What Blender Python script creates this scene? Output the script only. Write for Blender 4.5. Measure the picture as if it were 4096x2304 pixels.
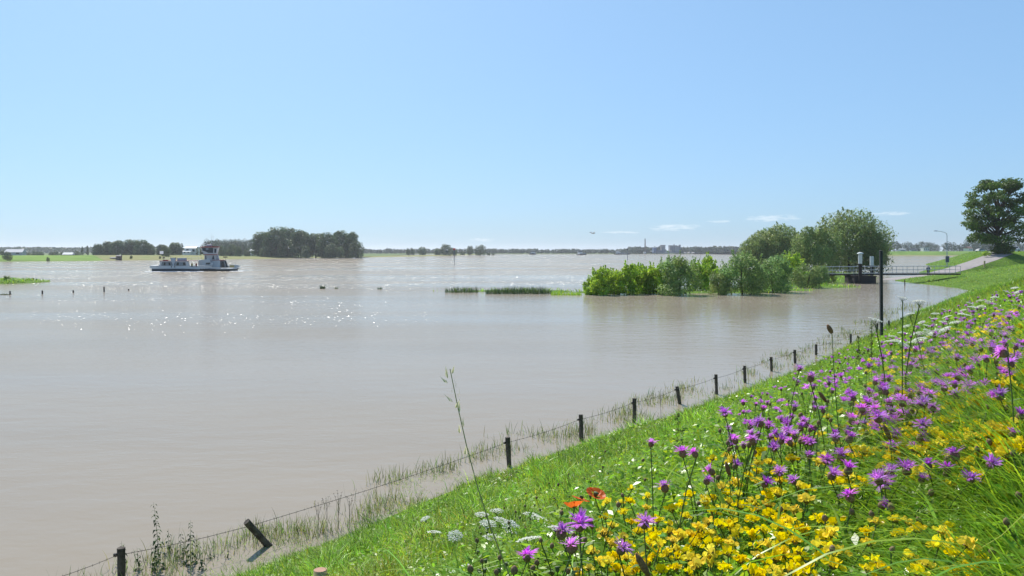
import bpy, bmesh, math, random
import numpy as np
from mathutils import Vector, Matrix, Euler

for o in list(bpy.data.objects):
    bpy.data.objects.remove(o, do_unlink=True)
SC = bpy.context.scene
COL = SC.collection
R = math.radians

# ------------------------------------------------------------------ camera
F, HOR, EYE = 3186.0, 1005.0, 5.2          # focal length in photo pixels, horizon row, eye height above the water
cam_d = bpy.data.cameras.new('camera')
cam = bpy.data.objects.new('camera', cam_d)
COL.objects.link(cam)
cam.location = (0, 0, EYE)
cam.rotation_euler = (R(90), 0, 0)
cam_d.sensor_width = 36.0
cam_d.lens = 36.0 * F / 4096.0
cam_d.shift_y = -(1152 - HOR) / 4096.0
cam_d.clip_start = 0.05
cam_d.clip_end = 40000
SC.camera = cam

# ------------------------------------------------------------------ world and sun
SUN_EL, SUN_AZ = 47.0, -24.0                # degrees; azimuth clockwise from the view direction
wd = bpy.data.worlds.new('World')
SC.world = wd
wd.use_nodes = True
wn, wl = wd.node_tree.nodes, wd.node_tree.links
wn.clear()
w_out = wn.new('ShaderNodeOutputWorld')
w_bg = wn.new('ShaderNodeBackground')
w_sky = wn.new('ShaderNodeTexSky')
w_sky.sky_type = 'NISHITA'
w_sky.sun_disc = False
w_sky.sun_elevation = R(SUN_EL)
w_sky.sun_rotation = R(SUN_AZ)
w_sky.altitude = 0
w_sky.air_density = 0.9
w_sky.dust_density = 1.1
w_sky.ozone_density = 10.0
w_bg.inputs['Strength'].default_value = 0.105


def wmath(op, a, b=None, clamp=False):
    n = wn.new('ShaderNodeMath')
    n.operation = op
    n.use_clamp = clamp
    for i, v in enumerate((a, b)):
        if v is None:
            continue
        if isinstance(v, (int, float)):
            n.inputs[i].default_value = v
        else:
            wl.new(v, n.inputs[i])
    return n.outputs[0]


# the camera's tone curve on the bright sky: horizon and zenith come closer together
def wvec(op, a, b):
    n = wn.new('ShaderNodeVectorMath')
    n.operation = op
    wl.new(a, n.inputs[0])
    n.inputs[1].default_value = b
    return n.outputs[0]


w_gm = wn.new('ShaderNodeGamma')
w_gm.inputs['Gamma'].default_value = 0.45
wl.new(wvec('MULTIPLY', w_sky.outputs[0], (.105, .105, .105)), w_gm.inputs['Color'])
sky_col = wvec('MULTIPLY', w_gm.outputs[0], (.53 / .105, .722 / .105, .868 / .105))

# low fair-weather wisps in a band above the horizon, by direction
w_tc = wn.new('ShaderNodeTexCoord')
w_sep = wn.new('ShaderNodeSeparateXYZ')
wl.new(w_tc.outputs['Generated'], w_sep.inputs[0])
az = wmath('ARCTAN2', w_sep.outputs['X'], w_sep.outputs['Y'])
el = wmath('ARCSINE', w_sep.outputs['Z'])
w_cmb = wn.new('ShaderNodeCombineXYZ')
wl.new(wmath('MULTIPLY', az, 60.0), w_cmb.inputs[0])
wl.new(wmath('MULTIPLY', el, 330.0), w_cmb.inputs[1])
w_nz = wn.new('ShaderNodeTexNoise')
w_nz.inputs['Scale'].default_value = 1.0
w_nz.inputs['Detail'].default_value = 6
w_nz.inputs['Roughness'].default_value = 0.62
wl.new(w_cmb.outputs[0], w_nz.inputs['Vector'])
CLOUDS = [  # azimuth, elevation of the centre, half-widths (radians)
    (0.200, 0.0290, 0.042, 0.0055), (0.316, 0.0395, 0.038, 0.0052), (0.445, 0.0425, 0.026, 0.0030),
    (0.530, 0.0400, 0.030, 0.0026), (-0.036, 0.0145, 0.022, 0.0032), (0.135, 0.0235, 0.030, 0.0022),
    (0.255, 0.0360, 0.020, 0.0020), (-0.85, 0.034, 0.06, 0.005), (0.86, 0.036, 0.06, 0.005),
    (1.25, 0.03, 0.07, 0.006), (-1.5, 0.035, 0.07, 0.006), (2.2, 0.036, 0.08, 0.006), (-2.4, 0.03, 0.08, 0.006)]
mask = None
for ca, ce, sa, se in CLOUDS:
    da = wmath('DIVIDE', wmath('SUBTRACT', az, ca), sa)
    de = wmath('DIVIDE', wmath('SUBTRACT', el, ce), se)
    d2 = wmath('ADD', wmath('MULTIPLY', da, da), wmath('MULTIPLY', de, de))
    m = wmath('SUBTRACT', 1.0, d2, clamp=True)
    mask = m if mask is None else wmath('MAXIMUM', mask, m)
cl = wmath('MULTIPLY', wmath('SUBTRACT', wmath('ADD', w_nz.outputs['Fac'], wmath('MULTIPLY', mask, 0.30)), 0.60), 3.0, clamp=True)
cl = wmath('MULTIPLY', cl, wmath('MULTIPLY', mask, 2.5, clamp=True))
cl = wmath('MULTIPLY', cl, 0.5)
w_mix = wn.new('ShaderNodeMixRGB')
w_mix.inputs['Color2'].default_value = (8.6, 8.8, 9.0, 1)
wl.new(cl, w_mix.inputs['Fac'])
wl.new(sky_col, w_mix.inputs['Color1'])
wl.new(w_mix.outputs[0], w_bg.inputs['Color'])
wl.new(w_bg.outputs[0], w_out.inputs['Surface'])

sun_d = bpy.data.lights.new('sun', 'SUN')
sun_d.energy = 5.0
sun_d.angle = R(0.53)
sun_d.color = (1.0, 0.955, 0.88)
sun = bpy.data.objects.new('sun', sun_d)
COL.objects.link(sun)
SUNV = Vector((math.sin(R(SUN_AZ)) * math.cos(R(SUN_EL)), math.cos(R(SUN_AZ)) * math.cos(R(SUN_EL)), math.sin(R(SUN_EL))))
sun.rotation_euler = (-SUNV).to_track_quat('-Z', 'Y').to_euler()
sun.location = (-30, 60, 90)

SC.view_settings.view_transform = 'Standard'
SC.view_settings.look = 'None'
SC.view_settings.exposure = 0.35
SC.view_settings.gamma = 1.0
SC.render.engine = 'CYCLES'
SC.cycles.use_denoising = True
SC.cycles.max_bounces = 6
SC.cycles.diffuse_bounces = 3
SC.cycles.glossy_bounces = 3
SC.cycles.transmission_bounces = 4
SC.cycles.volume_bounces = 0
SC.cycles.use_adaptive_sampling = False
SC.render.film_transparent = False

# ------------------------------------------------------------------ helpers
rng = np.random.default_rng(11)
random.seed(5)


def lin(c):
    """sRGB 0-255 to linear"""
    out = []
    for v in c:
        v = v / 255.0
        out.append(v / 12.92 if v <= 0.04045 else ((v + 0.055) / 1.055) ** 2.4)
    return tuple(out)


def W(x, y, z=0.0):
    """photo pixel on a level plane of height z -> place in the scene"""
    Y = F * (EYE - z) / (y - HOR)
    return np.array([(x - 2048.0) / F * Y, Y, z])


def P(x, y, Y):
    """photo pixel at distance Y"""
    return np.array([(x - 2048.0) / F * Y, Y, EYE - (y - HOR) / F * Y])


D = 4096.0 / 2576.0


def material(name, color, rough=0.6, spec=0.3, var=0.0, scale=4.0, metallic=0.0, bump=0.0, bscale=20.0):
    m = bpy.data.materials.new(name)
    m.use_nodes = True
    nt = m.node_tree
    b = nt.nodes['Principled BSDF']
    b.inputs['Roughness'].default_value = rough
    b.inputs['Specular IOR Level'].default_value = spec
    b.inputs['Metallic'].default_value = metallic
    c = tuple(color) + (1.0,)
    b.inputs['Base Color'].default_value = c
    if var > 0:
        tc = nt.nodes.new('ShaderNodeTexCoord')
        nz = nt.nodes.new('ShaderNodeTexNoise')
        nz.inputs['Scale'].default_value = scale
        nz.inputs['Detail'].default_value = 5
        nt.links.new(tc.outputs['Object'], nz.inputs['Vector'])
        rp = nt.nodes.new('ShaderNodeValToRGB')
        rp.color_ramp.elements[0].position = 0.3
        rp.color_ramp.elements[1].position = 0.72
        rp.color_ramp.elements[0].color = tuple(v * (1 - var) for v in color) + (1,)
        rp.color_ramp.elements[1].color = tuple(min(1, v * (1 + var)) for v in color) + (1,)
        nt.links.new(nz.outputs['Fac'], rp.inputs[0])
        nt.links.new(rp.outputs[0], b.inputs['Base Color'])
    if bump > 0:
        tc = nt.nodes.new('ShaderNodeTexCoord')
        nz = nt.nodes.new('ShaderNodeTexNoise')
        nz.inputs['Scale'].default_value = bscale
        nz.inputs['Detail'].default_value = 4
        nt.links.new(tc.outputs['Object'], nz.inputs['Vector'])
        bp = nt.nodes.new('ShaderNodeBump')
        bp.inputs['Strength'].default_value = bump
        nt.links.new(nz.outputs['Fac'], bp.inputs['Height'])
        nt.links.new(bp.outputs[0], b.inputs['Normal'])
    return m


def leaf_material(name, color, trans=0.45, rough=0.45, spec=0.3, attr=True, tr_color=None, vary=0.0):
    """thin leaf: reflects and lets light through; the attribute 'tint' varies the colour from leaf to leaf"""
    m = bpy.data.materials.new(name)
    m.use_nodes = True
    nt = m.node_tree
    out = nt.nodes['Material Output']
    b = nt.nodes['Principled BSDF']
    b.inputs['Roughness'].default_value = rough
    b.inputs['Specular IOR Level'].default_value = spec
    tr = nt.nodes.new('ShaderNodeBsdfTranslucent')
    mx = nt.nodes.new('ShaderNodeMixShader')
    mx.inputs[0].default_value = trans
    rgb = nt.nodes.new('ShaderNodeRGB')
    rgb.outputs[0].default_value = tuple(color) + (1,)
    src = rgb.outputs[0]
    rgb2 = nt.nodes.new('ShaderNodeRGB')
    rgb2.outputs[0].default_value = tuple(tr_color or color) + (1,)
    src2 = rgb2.outputs[0]
    if attr:
        at = nt.nodes.new('ShaderNodeAttribute')
        at.attribute_name = 'tint'
        for k in range(2):
            mu = nt.nodes.new('ShaderNodeMixRGB')
            mu.blend_type = 'MULTIPLY'
            mu.inputs[0].default_value = 1.0
            nt.links.new(src if k == 0 else src2, mu.inputs[1])
            nt.links.new(at.outputs['Color'], mu.inputs[2])
            if k == 0:
                src = mu.outputs[0]
            else:
                src2 = mu.outputs[0]
    if vary > 0:
        oi = nt.nodes.new('ShaderNodeObjectInfo')
        outs = []
        for q in (src, src2):
            hs = nt.nodes.new('ShaderNodeHueSaturation')
            for sock, lo_, hi_ in (('Hue', .5 - .03 * vary, .5 + .03 * vary), ('Saturation', 1 - .35 * vary, 1.1), ('Value', 1 - .4 * vary, 1 + .2 * vary)):
                mr = nt.nodes.new('ShaderNodeMapRange')
                mr.inputs['To Min'].default_value = lo_
                mr.inputs['To Max'].default_value = hi_
                if sock == 'Saturation':
                    fr = nt.nodes.new('ShaderNodeMath')
                    fr.operation = 'FRACT'
                    mu = nt.nodes.new('ShaderNodeMath')
                    mu.operation = 'MULTIPLY'
                    mu.inputs[1].default_value = 17.3
                    nt.links.new(oi.outputs['Random'], mu.inputs[0])
                    nt.links.new(mu.outputs[0], fr.inputs[0])
                    nt.links.new(fr.outputs[0], mr.inputs['Value'])
                else:
                    nt.links.new(oi.outputs['Random'], mr.inputs['Value'])
                nt.links.new(mr.outputs[0], hs.inputs[sock])
            nt.links.new(q, hs.inputs['Color'])
            outs.append(hs.outputs[0])
        src, src2 = outs
    nt.links.new(src, b.inputs['Base Color'])
    nt.links.new(src2, tr.inputs['Color'])
    nt.links.new(b.outputs[0], mx.inputs[1])
    nt.links.new(tr.outputs[0], mx.inputs[2])
    nt.links.new(mx.outputs[0], out.inputs['Surface'])
    return m


def np_mesh(name, V, faces, mat=None, tint=None, smooth=False):
    """V (n,3); faces: array (m,k) or list of such arrays / a list of index lists"""
    me = bpy.data.meshes.new(name)
    V = np.asarray(V, dtype=np.float64).reshape(-1, 3)
    if isinstance(faces, np.ndarray):
        faces = [faces]
    if len(faces) and isinstance(faces[0], np.ndarray):
        fs = [f for f in faces if len(f)]
        idx = np.concatenate([f.ravel() for f in fs]).astype(np.int32)
        tot = np.concatenate([np.full(len(f), f.shape[1]) for f in fs])
        start = np.concatenate([[0], np.cumsum(tot)[:-1]]).astype(np.int32)
        me.vertices.add(len(V))
        me.vertices.foreach_set('co', V.astype(np.float32).ravel())
        me.loops.add(len(idx))
        me.loops.foreach_set('vertex_index', idx)
        me.polygons.add(len(start))
        me.polygons.foreach_set('loop_start', start)
        me.update(calc_edges=True)
    else:
        me.from_pydata([tuple(v) for v in V], [], [list(f) for f in faces])
        me.update()
    if tint is not None:
        a = me.attributes.new('tint', 'FLOAT_COLOR', 'POINT')
        t = np.asarray(tint, dtype=np.float32)
        if t.shape[1] == 3:
            t = np.concatenate([t, np.ones((len(t), 1), np.float32)], 1)
        a.data.foreach_set('color', t.ravel())
    if smooth:
        me.polygons.foreach_set('use_smooth', np.ones(len(me.polygons), dtype=bool))
    if mat is not None:
        for m in (mat if isinstance(mat, (list, tuple)) else [mat]):
            me.materials.append(m)
    return me


def link(name, me, parent=None, loc=(0, 0, 0), rot=(0, 0, 0), scale=(1, 1, 1)):
    o = bpy.data.objects.new(name, me)
    COL.objects.link(o)
    o.location = loc
    o.rotation_euler = rot
    o.scale = scale if hasattr(scale, '__len__') else (scale,) * 3
    if parent is not None:
        o.parent = parent
    return o


def tag(o, label=None, cat=None, group=None, kind=None):
    if label:
        o['label'] = label
    if cat:
        o['category'] = cat
    if group:
        o['group'] = group
    if kind:
        o['kind'] = kind
    return o


def thing(name, label, cat, loc=(0, 0, 0), rz=0.0, group=None, scale=1.0):
    o = link(name, None, None, tuple(loc), (0, 0, rz), scale)
    o.empty_display_size = 0.2
    return tag(o, label, cat, group)


class MB:
    """collects simple solids into one mesh"""

    def __init__(self):
        self.v, self.f = [], []

    def add(self, V, Fc):
        n = len(self.v)
        self.v += [tuple(v) for v in V]
        self.f += [[i + n for i in f] for f in Fc]
        return self

    def box(self, x0, x1, y0, y1, z0, z1):
        V = [(x0, y0, z0), (x1, y0, z0), (x1, y1, z0), (x0, y1, z0), (x0, y0, z1), (x1, y0, z1), (x1, y1, z1), (x0, y1, z1)]
        return self.add(V, [(0, 3, 2, 1), (4, 5, 6, 7), (0, 1, 5, 4), (1, 2, 6, 5), (2, 3, 7, 6), (3, 0, 4, 7)])

    def prism(self, poly, y0, y1, shrink=None):
        """polygon in (x,z) extruded along y; shrink: offset list for the far side"""
        n = len(poly)
        V = [(x, y0, z) for x, z in poly] + [(x, y1, z) for x, z in (shrink or poly)]
        Fc = [list(range(n))[::-1], list(range(n, 2 * n))]
        # caps may be flipped; harmless for closed two-sided surfaces
        for i in range(n):
            j = (i + 1) % n
            Fc.append((i, j, j + n, i + n))
        return self.add(V, Fc)

    def hull(self, lower, upper):
        """two equal rings of points joined"""
        n = len(lower)
        V = list(lower) + list(upper)
        Fc = [list(range(n))[::-1], list(range(n, 2 * n))]
        for i in range(n):
            j = (i + 1) % n
            Fc.append((i, j, j + n, i + n))
        return self.add(V, Fc)

    def tube(self, pts, rad, n=6, cap=True):
        V, Fc = tube(pts, rad, n, cap)
        return self.add(V, Fc)

    def lathe(self, prof, n=10, c=(0, 0, 0)):
        V, Fc = [], []
        for r, z in prof:
            for i in range(n):
                a = 2 * math.pi * i / n
                V.append((c[0] + r * math.cos(a), c[1] + r * math.sin(a), c[2] + z))
        for k in range(len(prof) - 1):
            for i in range(n):
                j = (i + 1) % n
                Fc.append((k * n + i, k * n + j, (k + 1) * n + j, (k + 1) * n + i))
        Fc.append(list(range(n))[::-1])
        Fc.append(list(range((len(prof) - 1) * n, len(prof) * n)))
        return self.add(V, Fc)

    def mesh(self, name, mat, smooth=False):
        return np_mesh(name, self.v, self.f, mat, None, smooth)

    def build(self, name, mat, parent=None, loc=(0, 0, 0), smooth=False, bevel=0.0):
        o = link(name, self.mesh(name, mat, smooth), parent, loc)
        if bevel:
            b = o.modifiers.new('bevel', 'BEVEL')
            b.width = bevel
            b.segments = 2
        return o


def tube(pts, rad, n=6, cap=True):
    pts = [Vector(p) for p in pts]
    if not hasattr(rad, '__len__'):
        rad = [rad] * len(pts)
    V, Fc = [], []
    for i, p in enumerate(pts):
        t = (pts[min(i + 1, len(pts) - 1)] - pts[max(i - 1, 0)]).normalized()
        a = Vector((1, 0, 0)) if abs(t.x) < 0.8 else Vector((0, 1, 0))
        u = t.cross(a).normalized()
        w = t.cross(u)
        for k in range(n):
            an = 2 * math.pi * k / n
            V.append(tuple(p + (u * math.cos(an) + w * math.sin(an)) * rad[i]))
    for i in range(len(pts) - 1):
        for k in range(n):
            j = (k + 1) % n
            Fc.append((i * n + k, i * n + j, (i + 1) * n + j, (i + 1) * n + k))
    if cap:
        Fc.append(list(range(n))[::-1])
        Fc.append(list(range((len(pts) - 1) * n, len(pts) * n)))
    return V, Fc


def vnoise(x, y, seed=0):
    """smooth value noise, vectorised, 0..1"""
    x = np.asarray(x, float)
    y = np.asarray(y, float)
    xi, yi = np.floor(x).astype(np.int64), np.floor(y).astype(np.int64)
    fx, fy = x - xi, y - yi
    fx, fy = fx * fx * (3 - 2 * fx), fy * fy * (3 - 2 * fy)

    def h(a, b):
        n = (a * 374761393 + b * 668265263 + seed * 974711) & 0x7fffffff
        n = ((n ^ (n >> 13)) * 1274126177) & 0x7fffffff
        return ((n ^ (n >> 16)) & 0xffff) / 65535.0
    return (h(xi, yi) * (1 - fx) + h(xi + 1, yi) * fx) * (1 - fy) + (h(xi, yi + 1) * (1 - fx) + h(xi + 1, yi + 1) * fx) * fy


# ------------------------------------------------------------------ the lie of the land
SHORE = np.array([(-30.0, -24.2), (-13.2, 0), (-4.1, 12.75), (-1.94, 16.3), (0.1, 19), (3.05, 22.5), (6.9, 26.9), (11.8, 33.3),
                  (18.8, 43.8), (27, 57), (40, 75.6), (57.6, 101), (61, 106), (63.4, 115), (65.4, 130), (68, 144), (74, 151),
                  (87, 162), (100, 185), (165, 318), (309, 552), (520, 905), (760, 1300)])
_ty = np.concatenate([np.arange(-24, 200, 1.0), np.arange(200, 1300, 10.0)])
_tx = np.interp(_ty, SHORE[:, 1], SHORE[:, 0])
_k = np.ones(9) / 9
_tx[5:218] = np.convolve(_tx[:223], _k, 'same')[5:218]
_td = np.gradient(_tx, _ty)
RAMP = np.array([(66.0, 143.2, -0.25), (71, 147, 0.05), (81, 154, 0.5), (90, 160.5, 1.7), (98.7, 167, 3.2), (108, 176, 4.6), (116, 190, 5.0)])


def shore_u(X, Y):
    sx = np.interp(Y, _ty, _tx)
    d = np.interp(Y, _ty, _td)
    return (X - sx) / np.sqrt(1 + d * d)


def ramp_dist(X, Y):
    """distance to the ramp's centre line and its height there"""
    best = np.full(np.shape(X), 1e9)
    hz = np.zeros(np.shape(X))
    for a, b in zip(RAMP[:-1], RAMP[1:]):
        d = b[:2] - a[:2]
        t = np.clip(((X - a[0]) * d[0] + (Y - a[1]) * d[1]) / (d @ d), 0, 1)
        ds = np.hypot(X - a[0] - t * d[0], Y - a[1] - t * d[1])
        z = a[2] + t * (b[2] - a[2])
        hz = np.where(ds < best, z, hz)
        best = np.minimum(best, ds)
    return best, hz


def ground_z(X, Y, fine=True):
    X = np.asarray(X, float)
    Y = np.asarray(Y, float)
    u = shore_u(X, Y)
    if fine:
        u = u + (vnoise(X * 0.35, Y * 0.35, 3) - 0.5) * 0.7 * np.clip(1.5 - np.abs(u) * 0.3, 0, 1)
    sl = np.interp(Y, [-30, 6, 15, 30, 60, 92, 106, 125, 140, 155, 172, 195, 320, 900], [.426, .426, .418, .40, .39, .30, .19, .15, .13, .12, .20, .30, .30, .30])
    a, b, k = sl * u, 5.0, 0.3
    h = np.clip(0.5 + 0.5 * (b - a) / k, 0, 1)
    zi = b * (1 - h) + a * h - k * h * (1 - h)
    z = np.where(u > 0, zi, np.maximum(0.2 * u, -1.6))
    ds, rz = ramp_dist(X, Y)
    near = (Y > 120) & (Y < 215)
    bank = rz - 0.35 * np.maximum(ds - 2.6, 0)
    z = np.where(near, np.maximum(z, np.maximum(bank, -1.6)), z)
    z = np.where(near & (ds < 2.6), rz, z)
    if fine:
        z = z + (vnoise(X * 0.8, Y * 0.8, 9) - 0.5) * 0.10 * np.clip(u * 0.5 + 0.3, 0, 1) * np.where(near & (ds < 3), 0, 1)
    return z


def cast(x, y, hgt, y0=0.7, y1=70.0, n=900):
    """where the sight line through photo pixel (x,y) meets the plants' tops hgt above the slope"""
    Ys = np.exp(np.linspace(math.log(y0), math.log(y1), n))
    Xs = (x - 2048.0) / F * Ys
    Zs = EYE - (y - HOR) / F * Ys
    g = ground_z(Xs, Ys)
    ok = Zs <= g + (hgt(Ys) if callable(hgt) else hgt)
    i = int(np.argmax(ok)) if ok.any() else n - 1
    return Xs[i], Ys[i], g[i], Zs[i]


# ------------------------------------------------------------------ setting materials
def ground_material(name, c1, c2, c3, scale=0.6):
    m = bpy.data.materials.new(name)
    m.use_nodes = True
    nt = m.node_tree
    b = nt.nodes['Principled BSDF']
    b.inputs['Roughness'].default_value = 0.9
    b.inputs['Specular IOR Level'].default_value = 0.1
    g = nt.nodes.new('ShaderNodeNewGeometry')
    n1 = nt.nodes.new('ShaderNodeTexNoise')
    n1.inputs['Scale'].default_value = scale
    n1.inputs['Detail'].default_value = 8
    n1.inputs['Roughness'].default_value = 0.7
    nt.links.new(g.outputs['Position'], n1.inputs['Vector'])
    rp = nt.nodes.new('ShaderNodeValToRGB')
    e = rp.color_ramp.elements
    e[0].position, e[0].color = 0.33, tuple(c1) + (1,)
    e[1].position, e[1].color = 0.68, tuple(c3) + (1,)
    k = e.new(0.5)
    k.color = tuple(c2) + (1,)
    nt.links.new(n1.outputs['Fac'], rp.inputs[0])
    nt.links.new(rp.outputs[0], b.inputs['Base Color'])
    n2 = nt.nodes.new('ShaderNodeTexNoise')
    n2.inputs['Scale'].default_value = scale * 12
    n2.inputs['Detail'].default_value = 4
    nt.links.new(g.outputs['Position'], n2.inputs['Vector'])
    bp = nt.nodes.new('ShaderNodeBump')
    bp.inputs['Strength'].default_value = 0.5
    bp.inputs['Distance'].default_value = 0.15
    nt.links.new(n2.outputs['Fac'], bp.inputs['Height'])
    nt.links.new(bp.outputs[0], b.inputs['Normal'])
    return m


M_SLOPE = ground_material('slope_turf', (.045, .085, .012), (.085, .165, .016), (.14, .21, .03), 0.9)
M_FIELD = ground_material('bank_grass', (.10, .17, .025), (.14, .24, .03), (.18, .26, .05), 0.05)
M_DRY = ground_material('dry_meadow', (.17, .18, .06), (.22, .21, .08), (.15, .19, .05), 0.06)
M_BED = ground_material('river_mud', (.10, .08, .05), (.13, .10, .07), (.15, .12, .08), 0.1)
M_FARLAND = ground_material('far_fields', (.07, .11, .03), (.10, .15, .04), (.15, .16, .06), 0.006)


def grid_struct(name, X, Y, Z, mat, label=None, smooth=True):
    r, c = X.shape
    V = np.stack([X, Y, Z], -1).reshape(-1, 3)
    i = np.arange(r * c).reshape(r, c)
    Fc = np.stack([i[:-1, :-1], i[:-1, 1:], i[1:, 1:], i[1:, :-1]], -1).reshape(-1, 4)
    o = link(name, np_mesh(name, V, Fc, mat, None, smooth))
    o['kind'] = 'structure'
    return o


# river bed and everything beyond: one sheet to the horizon
gx, gy = np.meshgrid(np.linspace(-7500, 7500, 40), np.linspace(-300, 12000, 40))
grid_struct('ground', gx, gy, np.full(gx.shape, -2.2), M_BED)

# the dike on the near right
rowsY = np.concatenate([np.arange(-12, 0, 1.0), np.arange(0, 30, 0.35), np.arange(30, 130, 1.0), np.arange(130, 200, 0.8),
                        np.arange(200, 400, 8), np.arange(400, 1250, 25)])
cols = np.concatenate([np.linspace(-9, -2, 8), np.arange(-1.75, 16, 0.3), np.arange(16, 34, 1.0), np.array([36, 42, 60, 120, 400])])
Yg = np.repeat(rowsY[:, None], len(cols), 1)
Xg = np.interp(rowsY, _ty, _tx)[:, None] + cols[None, :]
Zg = ground_z(Xg, Yg)
Zg[:, 0] = np.minimum(Zg[:, 0], -1.7)
grid_struct('dike', Xg, Yg, Zg, M_SLOPE)

# asphalt ramp that runs off the dike into the flood
M_ASPH = material('pale_asphalt', (.30, .27, .26), 0.9, 0.15, 0.14, 1.5)
rp_pts = []
for a, b in zip(RAMP[:-1], RAMP[1:]):
    for t in np.linspace(0, 1, 8, endpoint=False):
        rp_pts.append(a + (b - a) * t)
rp_pts = np.array(rp_pts + [RAMP[-1]])
dr = np.gradient(rp_pts[:, :2], axis=0)
dr /= np.linalg.norm(dr, axis=1)[:, None]
nrm = np.stack([-dr[:, 1], dr[:, 0]], 1)
wid = 2.3
L_ = np.column_stack([rp_pts[:, :2] + nrm * wid, rp_pts[:, 2] + 0.05])
C_ = np.column_stack([rp_pts[:, :2], rp_pts[:, 2] + 0.08])
R_ = np.column_stack([rp_pts[:, :2] - nrm * wid, rp_pts[:, 2] + 0.05])
RR = np.stack([L_, C_, R_], 1)
grid_struct('ramp_road', RR[..., 0], RR[..., 1], RR[..., 2], M_ASPH)

# islet that carries the willow thicket, reed spit and the islet at the far left
ISLE = [((14, 101), 8.5, 3.2, .10), ((25, 102), 8, 3.2, .10), ((34, 109), 7, 5, .12), ((43, 119), 7, 6, .15), ((54, 139), 8, 8, .25), ((60, 162), 13, 14, .75),
        ((50, 186), 22, 18, .8), ((66, 172), 10, 12, .6), ((2, 104), 9, 1.6, .12), ((-6, 103), 4, 1.0, .1)]


def isle_z(X, Y):
    z = np.full(np.shape(X), -0.8)
    for (cx, cy), rx, ry, h in ISLE:
        d = ((X - cx) / rx) ** 2 + ((Y - cy) / ry) ** 2
        z = np.maximum(z, h * (1 - d) + (vnoise(X * .5, Y * .5, 4) - .5) * .16)
    return z


ix, iy = np.meshgrid(np.linspace(-14, 80, 120), np.linspace(92, 255, 170))
grid_struct('islet', ix, iy, isle_z(ix, iy), M_SLOPE)
lx, ly = np.meshgrid(np.linspace(-125, -70, 60), np.linspace(112, 145, 50))
_lz = 0.55 - (np.clip((lx + 84 - (ly - 130) * .3) / 5.0, 0, 9)) ** 2 * .5 - ((ly - 130) / 8.5) ** 2 * .7 + (vnoise(lx * .6, ly * .6, 2) - .5) * .2
grid_struct('islet_left', lx, ly, np.maximum(_lz, -.8), M_SLOPE)

# far bank on the left: green flood bank, then a dry yellow meadow
LB = np.array([(-900, 190), (-560, 300), (-330, 372), (-259, 404), (-232, 432), (-209, 473), (-192, 503), (-176, 534), (-150, 598), (-124, 663), (-96, 780), (-72, 920), (-52, 1100), (-39, 1274)], float)
LBh = np.array([3.0, 3.0, 3.0, 3.0, 2.9, 2.8, 2.6, 1.6, .8, .7, .7, .7, .7, .5])
tt = np.linspace(0, len(LB) - 1, 90)
bx = np.interp(tt, np.arange(len(LB)), LB[:, 0])
by = np.interp(tt, np.arange(len(LB)), LB[:, 1])
bh = np.interp(tt, np.arange(len(LB)), LBh)
off = np.array([-4, 0, 2, 6, 14, 26, 30, 40, 60, 90, 110])
prof = np.array([-1, -.1, .18, .30, .62, .98, 1.0, .98, .55, .5, -1.2])


def bank_strip(name, sel, mat):
    X = bx[sel][:, None] - 0.62 * off[None, :]
    Y = by[sel][:, None] + 0.79 * off[None, :]
    Z = np.where(prof[None, :] > 0, prof[None, :] * bh[sel][:, None], prof[None, :] * .6)
    Z = Z + (vnoise(X * .15, Y * .15, 7) - .5) * .15
    Z[:, -1] = -1.2
    return grid_struct(name, X, Y, Z, mat)


cut = int(np.argmax(bx > -228))
bank_strip('left_bank', slice(0, cut + 1), M_FIELD)
bank_strip('left_meadow', slice(cut, 90), M_DRY)
# low land behind that bank
fx, fy = np.meshgrid(np.linspace(0, 1, 30), np.linspace(0, 1, 30))
grid_struct('left_land', -120 - 60 * fy - fx * (900 + 2500 * fy), 640 + fy * 900 - fx * (260 * (1 - fy)), .5 + .15 * np.sin(fx * 40) * fy, M_FARLAND)
# far shore across the river
fx, fy = np.meshgrid(np.linspace(-1, 1, 80), np.linspace(0, 1, 20) ** 2)
sh = 1490 + 30 * np.sin(fx * 9) - 60 * np.clip(fx - .12, 0, 1)
grid_struct('far_shore', 60 + fx * (1500 + 5000 * fy), sh + fy * 8500, np.where(fy < 1e-4, -.3, .7 + 0 * fy), M_FARLAND)
# far dike that closes the flooded foreland on the right
prf = [(905, -.8), (919, 0.), (930, .5), (938, .9), (952, 5.1), (958, 5.2), (975, 5.0), (1100, 4.2), (1300, 3.5), (2200, 3.5)]
dxs = np.linspace(345, 1500, 50)
DX, _ = np.meshgrid(dxs, np.arange(len(prf)))
DYY = np.array([p[0] for p in prf])[:, None] + 10 * np.sin(dxs / 120.)[None, :]
DZ = np.array([p[1] for p in prf])[:, None] + .1 * np.sin(dxs / 17.)[None, :]
grid_struct('far_dike', DX[3:], DYY[3:], DZ[3:], M_FIELD)
grid_struct('far_dike_toe', DX[:4], DYY[:4], DZ[:4], M_DRY)

# ------------------------------------------------------------------ water
M_WATER = bpy.data.materials.new('muddy_flood_water')
M_WATER.use_nodes = True
nt = M_WATER.node_tree
wb = nt.nodes['Principled BSDF']
wb.inputs['Base Color'].default_value = (.235, .178, .125, 1)
wb.inputs['Roughness'].default_value = 0.05
wb.inputs['IOR'].default_value = 1.333
wb.inputs['Specular IOR Level'].default_value = 0.2


def nn(tree, kind, **kw):
    n = tree.nodes.new(kind)
    for k, v in kw.items():
        if k in n.inputs.keys():
            n.inputs[k].default_value = v
        else:
            setattr(n, k, v)
    return n


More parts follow.
